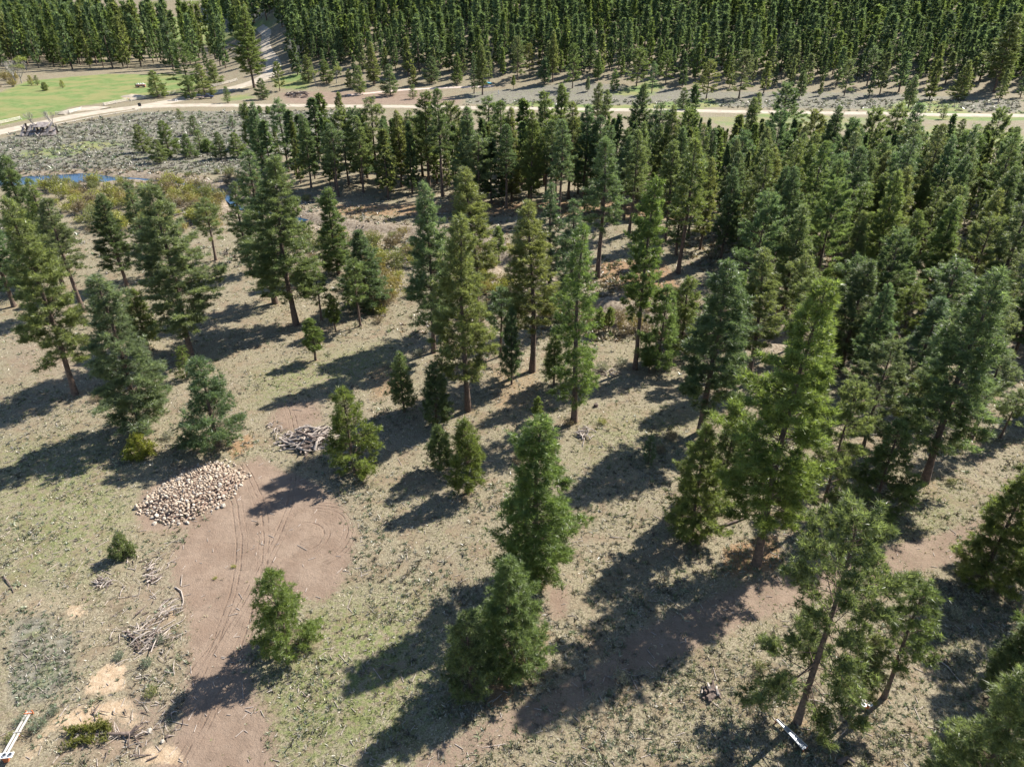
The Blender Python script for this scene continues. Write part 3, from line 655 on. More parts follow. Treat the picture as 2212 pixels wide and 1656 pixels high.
# random infill of the stands (base pixel polygons, spacing in metres, height range)
def inside(u, v, poly): return float(poly_sd(np.array([u]), np.array([v]), poly)[0]) > 0
def fill(poly, spacing, h0, h1, zone, tries, wr=(.10, .15), hues=('mid', 'dark', 'blue', 'olive'), cbs=(.15, .25, .35), seed=0):
    rg = random.Random(seed); us = [p[0] for p in poly]; vs = [p[1] for p in poly]
    A = W2(poly); x0, x1 = min(p[0] for p in A), max(p[0] for p in A); y0, y1 = min(p[1] for p in A), max(p[1] for p in A)
    pts = np.array([(rg.uniform(x0, x1), rg.uniform(y0, y1)) for _ in range(tries)])
    ok = poly_sd(pts[:, 0], pts[:, 1], A) > 0
    E = [(t['x'], t['y']) for t in TREES]; cell = {}
    def put(x, y): cell.setdefault((int(x // spacing), int(y // spacing)), []).append((x, y))
    for e in E: put(*e)
    for (x, y), o in zip(pts, ok):
        if not o: continue
        cx, cy = int(x // spacing), int(y // spacing); bad = False
        for i in (-1, 0, 1):
            for j in (-1, 0, 1):
                for q in cell.get((cx + i, cy + j), ()):
                    if (q[0] - x) ** 2 + (q[1] - y) ** 2 < spacing ** 2: bad = True
        if bad: continue
        put(x, y); z = gz(x, y); h = rg.uniform(h0, h1) * (1 if rg.random() > .2 else rg.uniform(.45, .75)); u, v, f = proj(x, y, z)
        if zone in ('row', 'wood'):
            lim = 246 + rg.uniform(0, 34) + max(0, (u - 1500) * .02)
            while h > 8 and proj(x, y, z + h)[1] < lim: h *= .95
        TREES.append(dict(x=x, y=y, z=z, h=h, r=h * rg.uniform(*wr), cb=rg.choice(cbs), hue=rg.choice(hues), label=None, var=None, group=None, zone=zone, px=h * F / f, u=u, v=v))
fill([(590, 395), (600, 350), (720, 335), (1480, 320), (1520, 440), (1400, 520), (1250, 480), (1000, 432), (800, 425)], 4.9, 17, 23, 'row', 1500, seed=1)
fill([(1480, 330), (1620, 330), (1800, 360), (2250, 380), (2330, 620), (2250, 780), (1960, 730), (1780, 660), (1600, 600), (1560, 500)], 4.9, 15, 23, 'wood', 3000, hues=('mid', 'dark', 'blue', 'olive', 'grey'), seed=2)
fill([(2215, 700), (2600, 700), (2700, 1000), (2420, 1100), (2330, 1000), (2280, 860)], 7, 17, 23, 'out', 200, seed=3)
for a in [(2420, 1000, 1330, 160), (2480, 1200, 1560, 190), (2390, 900, 1180, 150)]: T(*a, .2, 'mid', None, None, zone='out')
fill([(-20, 100), (-20, 142), (60, 150), (220, 150), (375, 150), (395, 120), (230, 112), (120, 104)], 7.0, 26, 35, 'left', 900, (.10, .14), ('mid', 'blue', 'olive', 'dark'), seed=4)
fill([(400, 100), (392, 150), (470, 160), (548, 152), (552, 90), (480, 80)], 9, 26, 34, 'left', 500, (.10, .13), seed=5)
fill([(1640, 690), (1800, 700), (2260, 760), (2280, 930), (2190, 900), (2060, 880), (1960, 850), (1800, 890), (1700, 820)], 5.6, 10, 19, 'wood', 700, (.11, .17), ('mid', 'dark', 'blue', 'olive', 'grey'), seed=13)
fill([(1290, 400), (1560, 420), (1580, 560), (1480, 560), (1330, 500)], 6, 15, 22, 'wood', 300, seed=14)
rg = random.Random(77)
TREES = [t for t in TREES if t['label'] or t['zone'] != 'left' or t['u'] < 240 or rg.random() < .62]
print('trees before far', len(TREES))
fill([(-500, 60), (-500, 112), (0, 104), (225, 104), (235, 64), (215, 56)], 11, 24, 32, 'far', 4000, (.11, .15), seed=6)
fill([(225, 104), (400, 104), (555, 80), (560, 66), (235, 66)], 19, 22, 30, 'far', 900, (.11, .15), seed=7)
fill([(-700, 14), (-700, 42), (0, 36), (600, 38), (640, 16), (640, 6), (0, 4), (-300, 6)], 13, 26, 34, 'far', 11000, (.13, .18), seed=8)
fill([(470, 4), (640, 4), (640, 60), (606, 60), (600, 46), (480, 36)], 13, 24, 30, 'far', 2500, (.13, .18), seed=12)
# the wooded hillside
HB = [(622, 150), (650, 172), (760, 172), (900, 165), (1050, 160), (1250, 165), (1450, 172), (1700, 190), (1950, 190), (2212, 205), (2600, 215), (2900, 40), (2600, 0), (1100, 0), (620, 0), (610, 60)]
fill([(622, 178), (760, 182), (1250, 180), (1700, 205), (2212, 225), (2500, 240), (2500, 190), (1800, 175), (1250, 158), (900, 155), (622, 140)], 9.5, 9, 20, 'hill', 1500, (.14, .20), ('mid', 'grey', 'blue', 'olive'), seed=9)
fill([(618, 142), (900, 157), (1250, 160), (1800, 177), (2500, 192), (2700, 150), (2700, 80), (1800, 70), (1250, 70), (640, 60)], 6.0, 12, 25, 'hill', 8000, (.13, .19), ('mid', 'dark', 'blue', 'blue'), seed=10)
fill([(630, 66), (1250, 74), (1800, 74), (2750, 84), (2900, 20), (2600, -22), (1100, -22), (600, -16)], 6.2, 14, 28, 'hill', 16000, (.13, .19), ('dark', 'dark', 'blue', 'dark', 'blue', 'mid'), seed=11)
ROADP = [(575, 52), (600, 52), (610, 110), (628, 160), (600, 190), (545, 190), (548, 165), (570, 140), (560, 100)]
TREES = [t for t in TREES if t['label'] or not inside(t['u'], t['v'], ROADP)]
print('trees', len(TREES))

def in_view(t):
    for k in (0, .5, 1):
        u, v, f = proj(t['x'], t['y'], t['z'] + t['h'] * k)
        if f > 0 and -60 < u < 2272 and -20 < v < 1700: return True
    return False
vis = [t for t in TREES if in_view(t)]
saps = [t for t in vis if t['zone'] in ('sap',)]
pines = sorted([t for t in vis if t['zone'] not in ('sap',)], key=lambda t: -(t['px'] + (500 if t['label'] or t['zone'] in ('sage', 'road', 'strip') else 0)))
named, rest = pines[:300], pines[300:]
ORD = [w + ' from left' for w in 'first second third fourth fifth sixth seventh eighth ninth tenth eleventh twelfth thirteenth fourteenth fifteenth sixteenth'.split()]
def auto_labels(zone, groups, phrase):
    """neighbours are told apart by height, colour, rank and place"""
    L = [t for t in named if t['zone'] == zone and not t['label']]
    L.sort(key=lambda t: t['u'])
    n = len(groups); per = math.ceil(len(L) / n) if L else 1
    for g in range(n):
        part = L[g * per:(g + 1) * per]
        ranks = 1 if len(part) <= 14 else math.ceil(len(part) / 13)
        part.sort(key=lambda t: -t['v'])
        m = math.ceil(len(part) / ranks) if part else 1
        for r in range(ranks):
            q = sorted(part[r * m:(r + 1) * m], key=lambda t: t['u'])
            rn = ['front rank', 'second rank', 'third rank', 'back rank'][r] if ranks > 1 else None
            for i, t in enumerate(q):
                size = 'tall' if t['h'] > 20 else ('medium' if t['h'] > 13 else 'short')
                t['label'] = '%s %s pine, %s, %s%s' % (size, HUE_WORD[t['hue']], ORD[min(i, 15)], (rn + ', ') if rn else '', phrase % groups[g])
                t['group'] = t['group'] or phrase % groups[g]
auto_labels('row', ['left part', 'left centre', 'middle', 'right centre', 'right part'], '%s of creek stand')
auto_labels('wood', ['left third', 'middle', 'right third'], '%s of dense right wood')
auto_labels('sage', ['sagebrush'], 'in the %s below the road')
auto_labels('strip', ['left part', 'left centre', 'right centre', 'right part'], '%s of strip above road')
auto_labels('left', ['left half', 'right half'], '%s of wood behind meadow')
auto_labels('hill', ['left half', 'right half'], '%s of hillside wood')
L = [t for t in named + saps if not t['label']]
for t in L:
    t['label'] = '%s pine in the dense wood on the right, one of its largest' % HUE_WORD[t['hue']]; t['group'] = 'large %s pines of the right wood' % HUE_WORD[t['hue']]
# needle litter under the nearer pines
LT = litter.copy()
for t in TREES:
    if t['y'] > 210 or abs(t['x']) > 190: continue
    k = np.flatnonzero((np.abs(X - t['x']) < 6) & (np.abs(Y - t['y']) < 6))
    LT[k] = np.maximum(LT[k], .56 * np.exp(-((X[k] - t['x']) ** 2 + (Y[k] - t['y']) ** 2) / (max(.8, t['r']) * .85) ** 2))
gme.attributes['litter'].data.foreach_set('value', LT.astype(np.float32))
def place(t, name):
    key = t['var'] or pick(t['h'], t['r'], t['cb']); v = VAR[key]
    root = empty(name, (t['x'], t['y'], t['z'] - .05), t['label'], 'pine tree' if name == 'pine_tree' else 'sapling', t['group'], random.random() * 6.28)
    sz = t['h'] / v['h']; sx = t['r'] * 1.22 / v['r']; sx = max(sz * .6, min(sz * 1.55, sx)); root.scale = (sx, sx, sz)
    c = HUES[t['hue']]; k = random.uniform(.88, 1.14); g = random.uniform(-.08, .08)
    for part, nm in (('trunk', 'trunk'), ('limbs', 'limbs'), ('foliage', 'needle_crown')):
        if v[part] is None: continue
        o = link(nm, v[part], root); o.color = (c[0] * k * (1 + g), c[1] * k, c[2] * k * (1 - g), 1)
for t in named: place(t, 'pine_tree')
for t in saps: place(t, 'pine_sapling')
# everything smaller or out of the frame: one object of real low-cost trees
FARV = []
for s_, (h, R, cb, kd) in enumerate([(22, 2.9, .10, 'full'), (24, 2.6, .18, 'column'), (21, 3.0, .10, 'cone'), (24, 3.0, .12, 'full'), (22, 3.0, .14, 'cone')]):
    tr, lb, (fv, ff, ti) = gen_tree(seed=40 + s_, h=h, R=R, cb=cb, kind=kd, dens=.30, K=4, ln=1.0, wd=.50, tuft=.30, low_trunk=True, gap=.05)
    FARV.append((h, R, tr, fv, ff, ti))
    print('far variant tris', len(ff))
def far_wood(name, lst, kindlabel, cat):
    FV = []; FT = []; FH = []; TV = []; TF = []; n = 0
    rg = np.random.default_rng(5)
    for t in lst:
        h, R, tr, fv, ff, ti = FARV[rg.integers(len(FARV))]
        a = rg.random() * 6.28; c, s = math.cos(a), math.sin(a); k = np.array([t['r'] / R, t['r'] / R, t['h'] / h]); M3 = np.array([[c, s, 0], [-s, c, 0], [0, 0, 1]])
        o = np.array([t['x'], t['y'], t['z'] - .1])
        keep = len(ff)
        if t['y'] > 560: keep = int(len(ff) * .15)
        elif t['y'] > 430: keep = int(len(ff) * .26)
        elif t['y'] > 340: keep = int(len(ff) * .38)
        elif t['zone'] == 'out' or not in_view(t): keep = int(len(ff) * .4)
        if keep < len(ff):
            sel = np.sort(rg.permutation(len(ff))[:keep]); pts = fv.reshape(-1, 3, 3)[sel]
            ce = pts.mean(1, keepdims=True); pts = ce + (pts - ce) * math.sqrt(len(ff) / keep); vv = pts.reshape(-1, 3); tt = ti.reshape(-1, 3)[sel].ravel()
        else: vv, tt = fv, ti
        FV.append((vv * k) @ M3 + o); FT.append(tt); hu = np.array(HUES[t['hue']] + (1,)) * rg.uniform(.85, 1.15); FH.append(np.tile(hu, (len(vv), 1)))
        TV.append((tr[0] * k) @ M3 + o); TF.append(tr[1] + n); n += len(tr[0])
    FV = np.concatenate(FV)
    o = link(name, mesh_np(name, FV, np.arange(len(FV)).reshape(-1, 3), M['needle_far'], {'tint': np.concatenate(FT), 'hue': np.concatenate(FH)}))
    tag(o, kindlabel, cat, None, 'stuff')
    p = link('trunks', mesh_np('trunks', np.concatenate(TV), np.concatenate(TF), M['bark_far']), o); p['kind'] = 'stuff'
    print(name, len(lst), 'trees', len(FV) // 3, 'tris')
others = rest + [t for t in TREES if not in_view(t)]
far_wood('distant_wood', others, 'mass of smaller conifers of the distant and infilling woods', 'wood')

# ------------------------------------------------------------------ shrubs
def gen_shrub(seed, h, r, nl, ln, wd, nst):
    rg = np.random.default_rng(seed); mb = MB(); tips = []
    for i in range(nst):
        a = rg.random() * 6.28; q = r * rg.uniform(.2, .95); x, y = math.cos(a) * q, math.sin(a) * q; z = h * rg.uniform(.6, .95) * (1 - .35 * (q / r) ** 2)
        mb.tube([(x * .12, y * .12, -.1), (x * .5, y * .5, z * .55), (x, y, z)], [.035, .02, .008], 3, False); tips.append((x, y, z))
    tips = np.array(tips); k = rg.integers(len(tips), size=nl); s = rg.uniform(.45, 1.05, (nl, 1))
    base = tips[k] * np.concatenate([s ** .8, s ** .8, s], 1) + rg.normal(size=(nl, 3)) * r * .16; base[:, 2] = np.abs(base[:, 2])
    D = norm(base * [1, 1, .6] + [0, 0, .5]); V, Fc = blades(base, D, 3, ln, wd, .7, rg)
    tint = np.repeat(np.clip(rg.random(nl).repeat(3) * .8 + rg.random(nl * 3) * .2, 0, 1), 3)
    return mb, V, Fc, tint
SHR = []
for i, a in enumerate([(2.6, 1.7, 420, .34, .09, 26), (3.2, 2.0, 520, .36, .09, 30), (1.6, 1.5, 300, .28, .08, 22)]):
    mb, V, Fc, ti = gen_shrub(60 + i, *a)
    SHR.append((mb.mesh('shrub_stems', M['grey_twig']), mesh_np('shrub_leaves', V, Fc, M['leaf'], {'tint': ti})))
SH = {'yellow': (.27, .265, .055), 'ochre': (.27, .215, .075), 'olive': (.17, .18, .06), 'brown': (.20, .15, .095), 'grey': (.27, .26, .20), 'sage': (.15, .18, .12)}
def shrub(x, y, s, hue, label, group, cat='shrub', name='willow_shrub', sz=None, v=None):
    st, lf = SHR[random.randrange(3) if v is None else v]
    r = empty(name, (x, y, gz(x, y)), label, cat, group, random.random() * 6.28); r.scale = (s, s, sz or s * random.uniform(.8, 1.15))
    link('stems', st, r); o = link('leaves', lf, r); c = SH[hue]; k = random.uniform(.85, 1.15); o.color = (c[0] * k, c[1] * k, c[2] * k, 1)
def shrubs(poly, n, smin, smax, hues, labels, group, seed, dmin=1.6):
    rg = random.Random(seed); A = W2(poly); x0, x1 = min(p[0] for p in A), max(p[0] for p in A); y0, y1 = min(p[1] for p in A), max(p[1] for p in A)
    done = []; tries = 0
    while len(done) < n and tries < 6000:
        tries += 1; x, y = rg.uniform(x0, x1), rg.uniform(y0, y1)
        if not inside(x, y, A): continue
        if float(line_dist(np.array([x]), np.array([y]), CREEK)[0]) < (7 if x < -100 else 2.6): continue
        if any((a - x) ** 2 + (b - y) ** 2 < dmin ** 2 for a, b in done): continue
        done.append((x, y)); hue = rg.choice(hues)
        shrub(x, y, rg.uniform(smin, smax), hue, labels % {'yellow': 'yellow-green', 'ochre': 'ochre', 'olive': 'olive', 'brown': 'brown leafless', 'grey': 'grey', 'sage': 'grey-green'}[hue], group + ', ' + hue)
shrubs([(60, 398), (250, 396), (420, 404), (490, 440), (480, 500), (380, 510), (200, 510), (130, 450)], 120, .8, 1.35, ['yellow', 'yellow', 'olive', 'yellow', 'ochre', 'brown'], '%s willow bush in the thicket along the left creek bank', 'willows of the left creek bank', 1, 1.9)
shrubs([(350, 374), (560, 378), (700, 440), (690, 470), (560, 430), (400, 388)], 34, .5, .95, ['brown', 'ochre', 'olive', 'grey'], '%s bush on the far bank of the creek bend', 'bushes of the far bank', 2)
shrubs([(640, 530), (870, 505), (900, 560), (870, 690), (800, 710), (690, 600)], 46, .7, 1.3, ['yellow', 'ochre', 'brown', 'olive'], '%s willow bush between creek and grass left of centre', 'willows left of centre', 3)
shrubs([(1020, 515), (1110, 540), (1110, 650), (1040, 640)], 16, .7, 1.2, ['yellow', 'ochre', 'brown'], '%s willow bush in the gap at the centre of the picture', 'willows at the centre', 4)
shrubs([(1180, 640), (1400, 670), (1420, 730), (1300, 720), (1180, 690)], 18, .6, 1.2, ['brown', 'brown', 'ochre'], '%s bush on the shaded creek bank right of centre', 'dark bushes of the shaded bank', 5)
shrubs([(-60, 165), (30, 160), (38, 185), (0, 208), (-60, 215)], 22, 1.2, 1.9, ['brown', 'ochre', 'grey'], '%s thicket bush at the upper left rim of the meadow', 'meadow rim bushes', 6, 3)
shrubs([(1440, 255), (1560, 262), (1530, 300), (1440, 290)], 7, .6, .9, ['ochre', 'sage'], '%s bush below the road right of centre', 'bushes below the road', 7, 3)
for (u, v, s, hue, lb) in [(1300, 800, .75, 'grey', 'grey leafless bush on the grass between two bare trunks'), (1230, 918, .6, 'brown', 'brown bush at the foot of the column-shaped pine'), (1300, 915, .5, 'yellow', 'small yellow bush right of the bare red trunk foot'),
        (1345, 790, .7, 'grey', 'grey bush left of the leaning bare lower trunk'), (1450, 950, .7, 'brown', 'dark bush left of the wide dark pine'), (1425, 975, .55, 'brown', 'brown bush in the shade right of the little dark sapling'), (2055, 1045, .45, 'olive', 'lone olive bush on the grassy strip at the right'),
        (1960, 1060, .35, 'olive', 'small olive bush at the grassy strip beside the bushy pine'), (1625, 1505, .5, 'grey', 'grey bush in the straw left of the large airy pine'), (1640, 1440, .45, 'olive', 'low olive bush in the straw at the bottom right'), (1940, 1360, .5, 'grey', 'grey bush right of the leaning pine crown'),
        (2075, 1420, .6, 'grey', 'grey bush beside the pale pole at bottom right'), (2060, 1330, .55, 'grey', 'dry grey bush above the pale pole'), (1340, 1470, .5, 'grey', 'dry grey bush in the straw right of the paired pines'), (345, 1385, .35, 'sage', 'grey-green bush beside the scattered branches'),
        (260, 1420, .4, 'sage', 'green sage bush above the sandy scrape'), (320, 1435, .4, 'sage', 'green sage bush right of the sandy scrape'), (85, 1572, .5, 'sage', 'grey-green bush between the white ramp and the fallen pine'), (115, 1540, .35, 'sage', 'small sage bush above the white ramp end'),
        (48, 1560, .4, 'sage', 'sage bush left of the white ramp'), (30, 1595, .45, 'olive', 'green bush left of the lower white ramp'), (330, 1500, .45, 'olive', 'green clump of weeds at the left edge of the dirt lane'), (545, 1390, .22, 'olive', 'weed clump on the dirt left of the lone small pine'),
        (505, 1225, .2, 'yellow', 'bright weed clump in the middle of the dirt clearing'), (465, 1250, .18, 'yellow', 'bright weed clump left in the dirt clearing'), (845, 790, .6, 'grey', 'grey bush above the thin dark young pine'), (905, 765, .65, 'grey', 'grey bush at the foot of the leftmost tall pine'),
        (365, 945, .6, 'grey', 'grey bush between the large greyish pine and the dark pine'), (210, 865, .7, 'brown', 'brown bush in the shade of the large greyish pine'), (1120, 1000, .6, 'brown', 'brown bush behind the top of the central pine'), (1010, 790, .6, 'brown', 'brown bush near the thick reddish trunk')]:
    p = at(u, v); shrub(p.x, p.y, s, hue, lb, None, name='low_bush', v=2)

# leafless and budding broadleaf trees
def gen_bare(seed, h, spread, depth=5):
    rg = random.Random(seed); tr = MB(); tw = MB(); tips = []
    def grow(p, d, L, r, k):
        q = p + d * L; mid = p + d * L * .5 + Vector((rg.uniform(-1, 1), rg.uniform(-1, 1), 0)) * L * .06
        (tr if k <= 2 else tw).tube([p, mid, q], [r, r * .8, r * .62], 5 if k < 2 else 3, False)
        if k == depth: tips.append(q); return
        for i in range(rg.choice([2, 3, 3]) if k else 4):
            nd = (d + Vector((rg.uniform(-1, 1), rg.uniform(-1, 1), rg.uniform(-.25, .5))) * spread).normalized()
            grow(p.lerp(q, rg.uniform(.7, 1)), nd, L * rg.uniform(.62, .82), r * .58, k + 1)
    grow(Vector((0, 0, -.1)), Vector((0, 0, 1)), h * .27, h * .026, 0)
    return tr, tw, tips
BARE = [gen_bare(s, 10, .62) for s in (1, 2, 4)]
BT = [(a.mesh('bare_trunk', M['grey_twig']), b.mesh('bare_twigs', M['grey_twig'])) for a, b, c in BARE]
BL = []
for a, b, tips in BARE:
    rg = np.random.default_rng(3); P = np.repeat(np.array([tuple(t) for t in tips]), 2, 0); P = P + rg.normal(size=P.shape) * .25
    V, Fc = blades(P, norm(P * [1, 1, .3]), 3, .42, .22, .8, rg); BL.append(mesh_np('spring_leaves', V, Fc, M['leaf'], {'tint': np.repeat(rg.random(len(P) * 3), 3)}))
def broadleaf(tx, ty, by, w, leafy, label, group=None, v=0):
    bx = base_x(tx, ty, by); p = at(bx, by); t = -(ty - CY) / F
    h = (t * p.y * math.cos(PITCH) - p.y * math.sin(PITCH)) / (math.cos(PITCH) + t * math.sin(PITCH)) + CAM_H - p.z
    r = empty('bare_tree' if not leafy else 'budding_tree', p, label, 'tree', group, random.random() * 6); s = max(2, h) / 10
    f = proj(*p)[2]; sx = max(.6 * s, min(1.6 * s, w * .5 * f / F / 3.4)); r.scale = (sx, sx, s)
    link('trunk', BT[v][0], r); link('twigs', BT[v][1], r)
    if leafy: o = link('leaves', BL[v], r); o.color = leafy
for a in [(57, 224, 281, 36, None, 'left one of two leafless grey trees over the collapsed shed', None, 0), (101, 222, 284, 34, None, 'right one of two leafless grey trees over the collapsed shed', None, 1), (634, 74, 150, 46, None, 'large leafless grey tree right of the side road', None, 2),
          (12, 112, 182, 40, None, 'leafless grey tree at the upper left edge of the meadow', None, 1), (45, 112, 152, 36, (.26, .30, .06, 1), 'yellow-green budding tree behind the upper left of the meadow', None, 0),
          (30, 125, 180, 30, (.24, .26, .10, 1), 'pale budding tree beside the leafless one at the left edge', None, 2), (150, 95, 135, 16, None, 'thin grey leafless tree in the dark wood edge left', None, 1), (228, 95, 130, 16, None, 'thin grey leafless tree between dark pines of the left wood', None, 0),
          (722, 128, 180, 26, (.28, .30, .10, 1), 'pale yellow-green tree above the debris heap', None, 0), (676, 140, 186, 24, (.25, .28, .09, 1), 'slender budding tree left of the pale yellow-green one', None, 2), (340, -5, 36, 70, (.26, .32, .08, 1), 'spreading light green tree beyond the far meadow', None, 0),
          (420, -8, 34, 50, (.26, .30, .10, 1), 'light green tree right of the spreading one beyond the far meadow', None, 1)]: broadleaf(*a)

# ------------------------------------------------------------------ ground cover made of blades
def cover(name, n, sampler, size, K, huef, label, cat, spread=.8, wd=.30, seed=0, up=.7, clump=1):
    rg = np.random.default_rng(seed); x, y = sampler(rg, n)
    x = np.repeat(x, clump); y = np.repeat(y, clump)
    sz = np.repeat(size(rg, y[::clump]), clump)
    if clump > 1: x = x + rg.normal(size=len(x)) * sz * .35; y = y + rg.normal(size=len(x)) * sz * .35
    z = terrain(x, y); C = np.stack([x, y, z], 1); m = len(C)
    d = norm(np.repeat(np.tile([0, 0, up], (m, 1)), K, 0) + rg.normal(size=(m * K, 3)) * spread * [1, 1, .3]); d[:, 2] = np.abs(d[:, 2]) + .05; d = norm(d)
    s = norm(np.cross(d, rg.normal(size=(m * K, 3)))); L = (np.repeat(sz, K) * rg.uniform(.6, 1.3, m * K))[:, None]; c = np.repeat(C, K, 0) + rg.normal(size=(m * K, 3)) * (np.repeat(sz, K)[:, None]) * [.22, .22, 0]
    V = np.stack([c - s * L * wd * .5, c + s * L * wd * .5, c + d * L], 1).reshape(-1, 3)
    hue = np.repeat(huef(rg, x, y), K * 3, 0); tint = np.repeat(np.clip(np.repeat(rg.random(m), K) * .6 + rg.random(m * K) * .3, 0, 1), 3)
    o = link(name, mesh_np(name, V, np.arange(len(V)).reshape(-1, 3), M['cover'], {'tint': tint, 'hue': hue})); tag(o, label, cat, None, 'stuff')
from numpy import interp
_yi = ys; _si = sc
def mask_at(k, x, y):
    A = MASK[k].reshape(len(ys), len(sc)); i = np.clip(np.searchsorted(ys, y), 0, len(ys) - 1); s = x / (np.abs(y) * .86 + 34); j = np.clip(np.round((s + 1) / 2 * (len(sc) - 1)).astype(int), 0, len(sc) - 1)
    return A[i, j]
def samp(y0, y1, keep):
    def f(rg, n):
        X_, Y_ = [], []; c = 0
        while c < n:
            y = np.exp(rg.uniform(math.log(y0), math.log(y1), n)); x = rg.uniform(-1, 1, n) * (y * .76 + 12)
            k = (rg.random(n) < keep(x, y)) & (line_dist(x, y, CREEK) > 4); X_.append(x[k]); Y_.append(y[k]); c += k.sum()
        return np.concatenate(X_)[:n], np.concatenate(Y_)[:n]
    return f
def patch(x, y, s, seed, a=.42, b=.6): return sst(a, b, vnoise(x, y, s, seed) * .6 + vnoise(x, y, s * .37, seed + 3) * .4)
def hue_grass(rg, x, y):
    P = np.array([(.40, .35, .26, 1), (.32, .28, .19, 1), (.21, .22, .09, 1), (.16, .18, .07, 1), (.16, .12, .09, 1), (.48, .43, .36, 1)])
    g = patch(x, y, 4, 5) * (.45 + .55 * mask_at('moss', x, y)); r = rg.random(len(x))
    k = np.where(r < g * .75, rg.integers(2, 4, len(x)), np.where(r > .93, 4, np.where(r > .84, 5, rg.integers(0, 2, len(x)))))
    return P[k] * np.concatenate([rg.uniform(.8, 1.15, (len(x), 1)).repeat(3, 1), np.ones((len(x), 1))], 1)
bare = lambda x, y: np.clip(1 - 1.1 * mask_at('dirt', x, y) - 1.1 * mask_at('sand', x, y), .012, 1) * np.clip(.35 + patch(x, y, 2.5, 21), .3, 1) * (1 - .9 * mask_at('bank', x, y))
cover('dry_grass', 58000, samp(27, 190, bare), lambda rg, y: rg.uniform(.07, .19, len(y)) * (1 + y / 110), 5, hue_grass, 'sparse dry and green grass tufts over the open ground', 'grass', seed=1, wd=.28)
sagek = lambda x, y: np.clip(mask_at('sage', x, y) * np.where(y > 190, .9, .9) + .16 * (y < 170) * patch(x, y, 9, 31), 0, 1) * np.clip(1 - 2 * mask_at('dirt', x, y), 0, 1)
def hue_sage(rg, x, y):
    P = np.array([(.23, .215, .18, 1), (.19, .185, .145, 1), (.15, .18, .11, 1), (.25, .225, .20, 1), (.12, .10, .085, 1)])
    k = rg.integers(0, 5, len(x)); nr = y < 60; k = np.where(nr & (rg.random(len(x)) < .6), 2, k); return P[k]
cover('undergrowth', 7000, samp(100, 215, lambda x, y: patch(x, y, 12, 41) * sst(-30, 30, x + (y - 150) * .2 + 10) * .8 + .5 * (line_dist(x, y, CREEK) < 14)), lambda rg, y: rg.uniform(.35, .9, len(y)), 10, lambda rg, x, y: np.array([(.13, .10, .07, 1), (.16, .13, .08, 1), (.12, .14, .06, 1), (.22, .15, .09, 1)])[rg.integers(0, 4, len(x))], 'brown undergrowth below the trees around the creek', 'undergrowth', seed=5, wd=.3, spread=1.0)
cover('low_scrub', 8000, samp(29, 175, lambda x, y: bare(x, y) * sst(.38, .55, vnoise(x, y, 6, 51) * .5 + vnoise(x, y, 2.2, 52) * .5) * (.5 + .5 * (1 - mask_at('moss', x, y)))), lambda rg, y: rg.uniform(.16, .42, len(y)) * (1 + y / 300), 10, lambda rg, x, y: np.array([(.20, .185, .145, 1), (.16, .17, .095, 1), (.12, .10, .08, 1), (.25, .235, .19, 1), (.18, .20, .12, 1)])[rg.integers(0, 5, len(x))], 'low grey and olive scrub dotted over the dry grass', 'scrub', seed=8, wd=.26, spread=1.0)
cover('sagebrush', 11000, samp(27, 345, sagek), lambda rg, y: rg.uniform(.30, .7, len(y)) * np.where(y < 120, .38, 1) * (1 + y / 420), 12, hue_sage, 'grey sagebrush covering the flats beside the road and patches of the clearing', 'sagebrush', seed=2, wd=.34, spread=1.0)
# scattered twigs and bark chips
rg = np.random.default_rng(9); tw = MB(); xs, ys_ = samp(28, 110, lambda x, y: np.full(len(x), .5))(rg, 1500)
for x, y in zip(xs, ys_):
    a = rg.random() * 6.28; L = rg.uniform(.15, .8) * (1 if rg.random() < .9 else 2.2); z = gz(x, y)
    tw.bar((x, y, z + .03), (x + math.cos(a) * L, y + math.sin(a) * L, gz(x + math.cos(a) * L, y + math.sin(a) * L) + .05), .04, .04)
tag(tw.build('scattered_twigs', M['dead_wood']), 'pale twigs and chips strewn over the open ground', 'twigs', None, 'stuff')

# ------------------------------------------------------------------ rock pile
def lump(seed, sub=1, amp=.28):
    bm = bmesh.new(); bmesh.ops.create_icosphere(bm, subdivisions=sub, radius=1); rg = random.Random(seed)
    ax = Vector((rg.uniform(.8, 1.2), rg.uniform(.7, 1.0), rg.uniform(.55, .8)))
    pl = [(Vector((rg.gauss(0, 1), rg.gauss(0, 1), rg.gauss(0, 1))).normalized(), rg.uniform(.50, .80)) for _ in range(10)]
    for v in bm.verts:
        for nrm, d in pl:
            e = v.co.dot(nrm) - d
            if e > 0: v.co -= nrm * e
        v.co *= 1 + rg.uniform(-amp, amp) * .3; v.co = Vector((v.co.x * ax.x, v.co.y * ax.y, v.co.z * ax.z))
    me = bpy.data.meshes.new('stone'); bm.to_mesh(me); bm.free(); me.materials.append(M['stone']); return me
M['pale_rock'] = simple('pale_rock', (.24, .21, .175), (.36, .32, .27), 3, .9)
LUMPS = [lump(i, 2 if i < 0 else 1) for i in range(10)]
PILE = [(298, 1098), (318, 1078), (335, 1058), (372, 1038), (417, 1012), (447, 1004), (478, 998), (500, 1012), (532, 1033), (516, 1052), (500, 1066), (486, 1080), (450, 1098), (420, 1118), (377, 1134), (345, 1126), (320, 1112)]
PA = W2(PILE); pc = np.mean(PA, 0); px0, px1 = min(p[0] for p in PA), max(p[0] for p in PA); py0, py1 = min(p[1] for p in PA), max(p[1] for p in PA)
pile = empty('rock_pile', (pc[0], pc[1], gz(*pc)), 'long low heap of pale tan field stones on the dirt left of the clearing', 'rock pile')
rg = random.Random(3); st = []; tries = 0
def pile_h(x, y):
    d = float(poly_sd(np.array([x]), np.array([y]), PA)[0]); return min(.85, max(0, d) * .42) * (.75 + .5 * float(vnoise(x, y, 1.6, 8)))
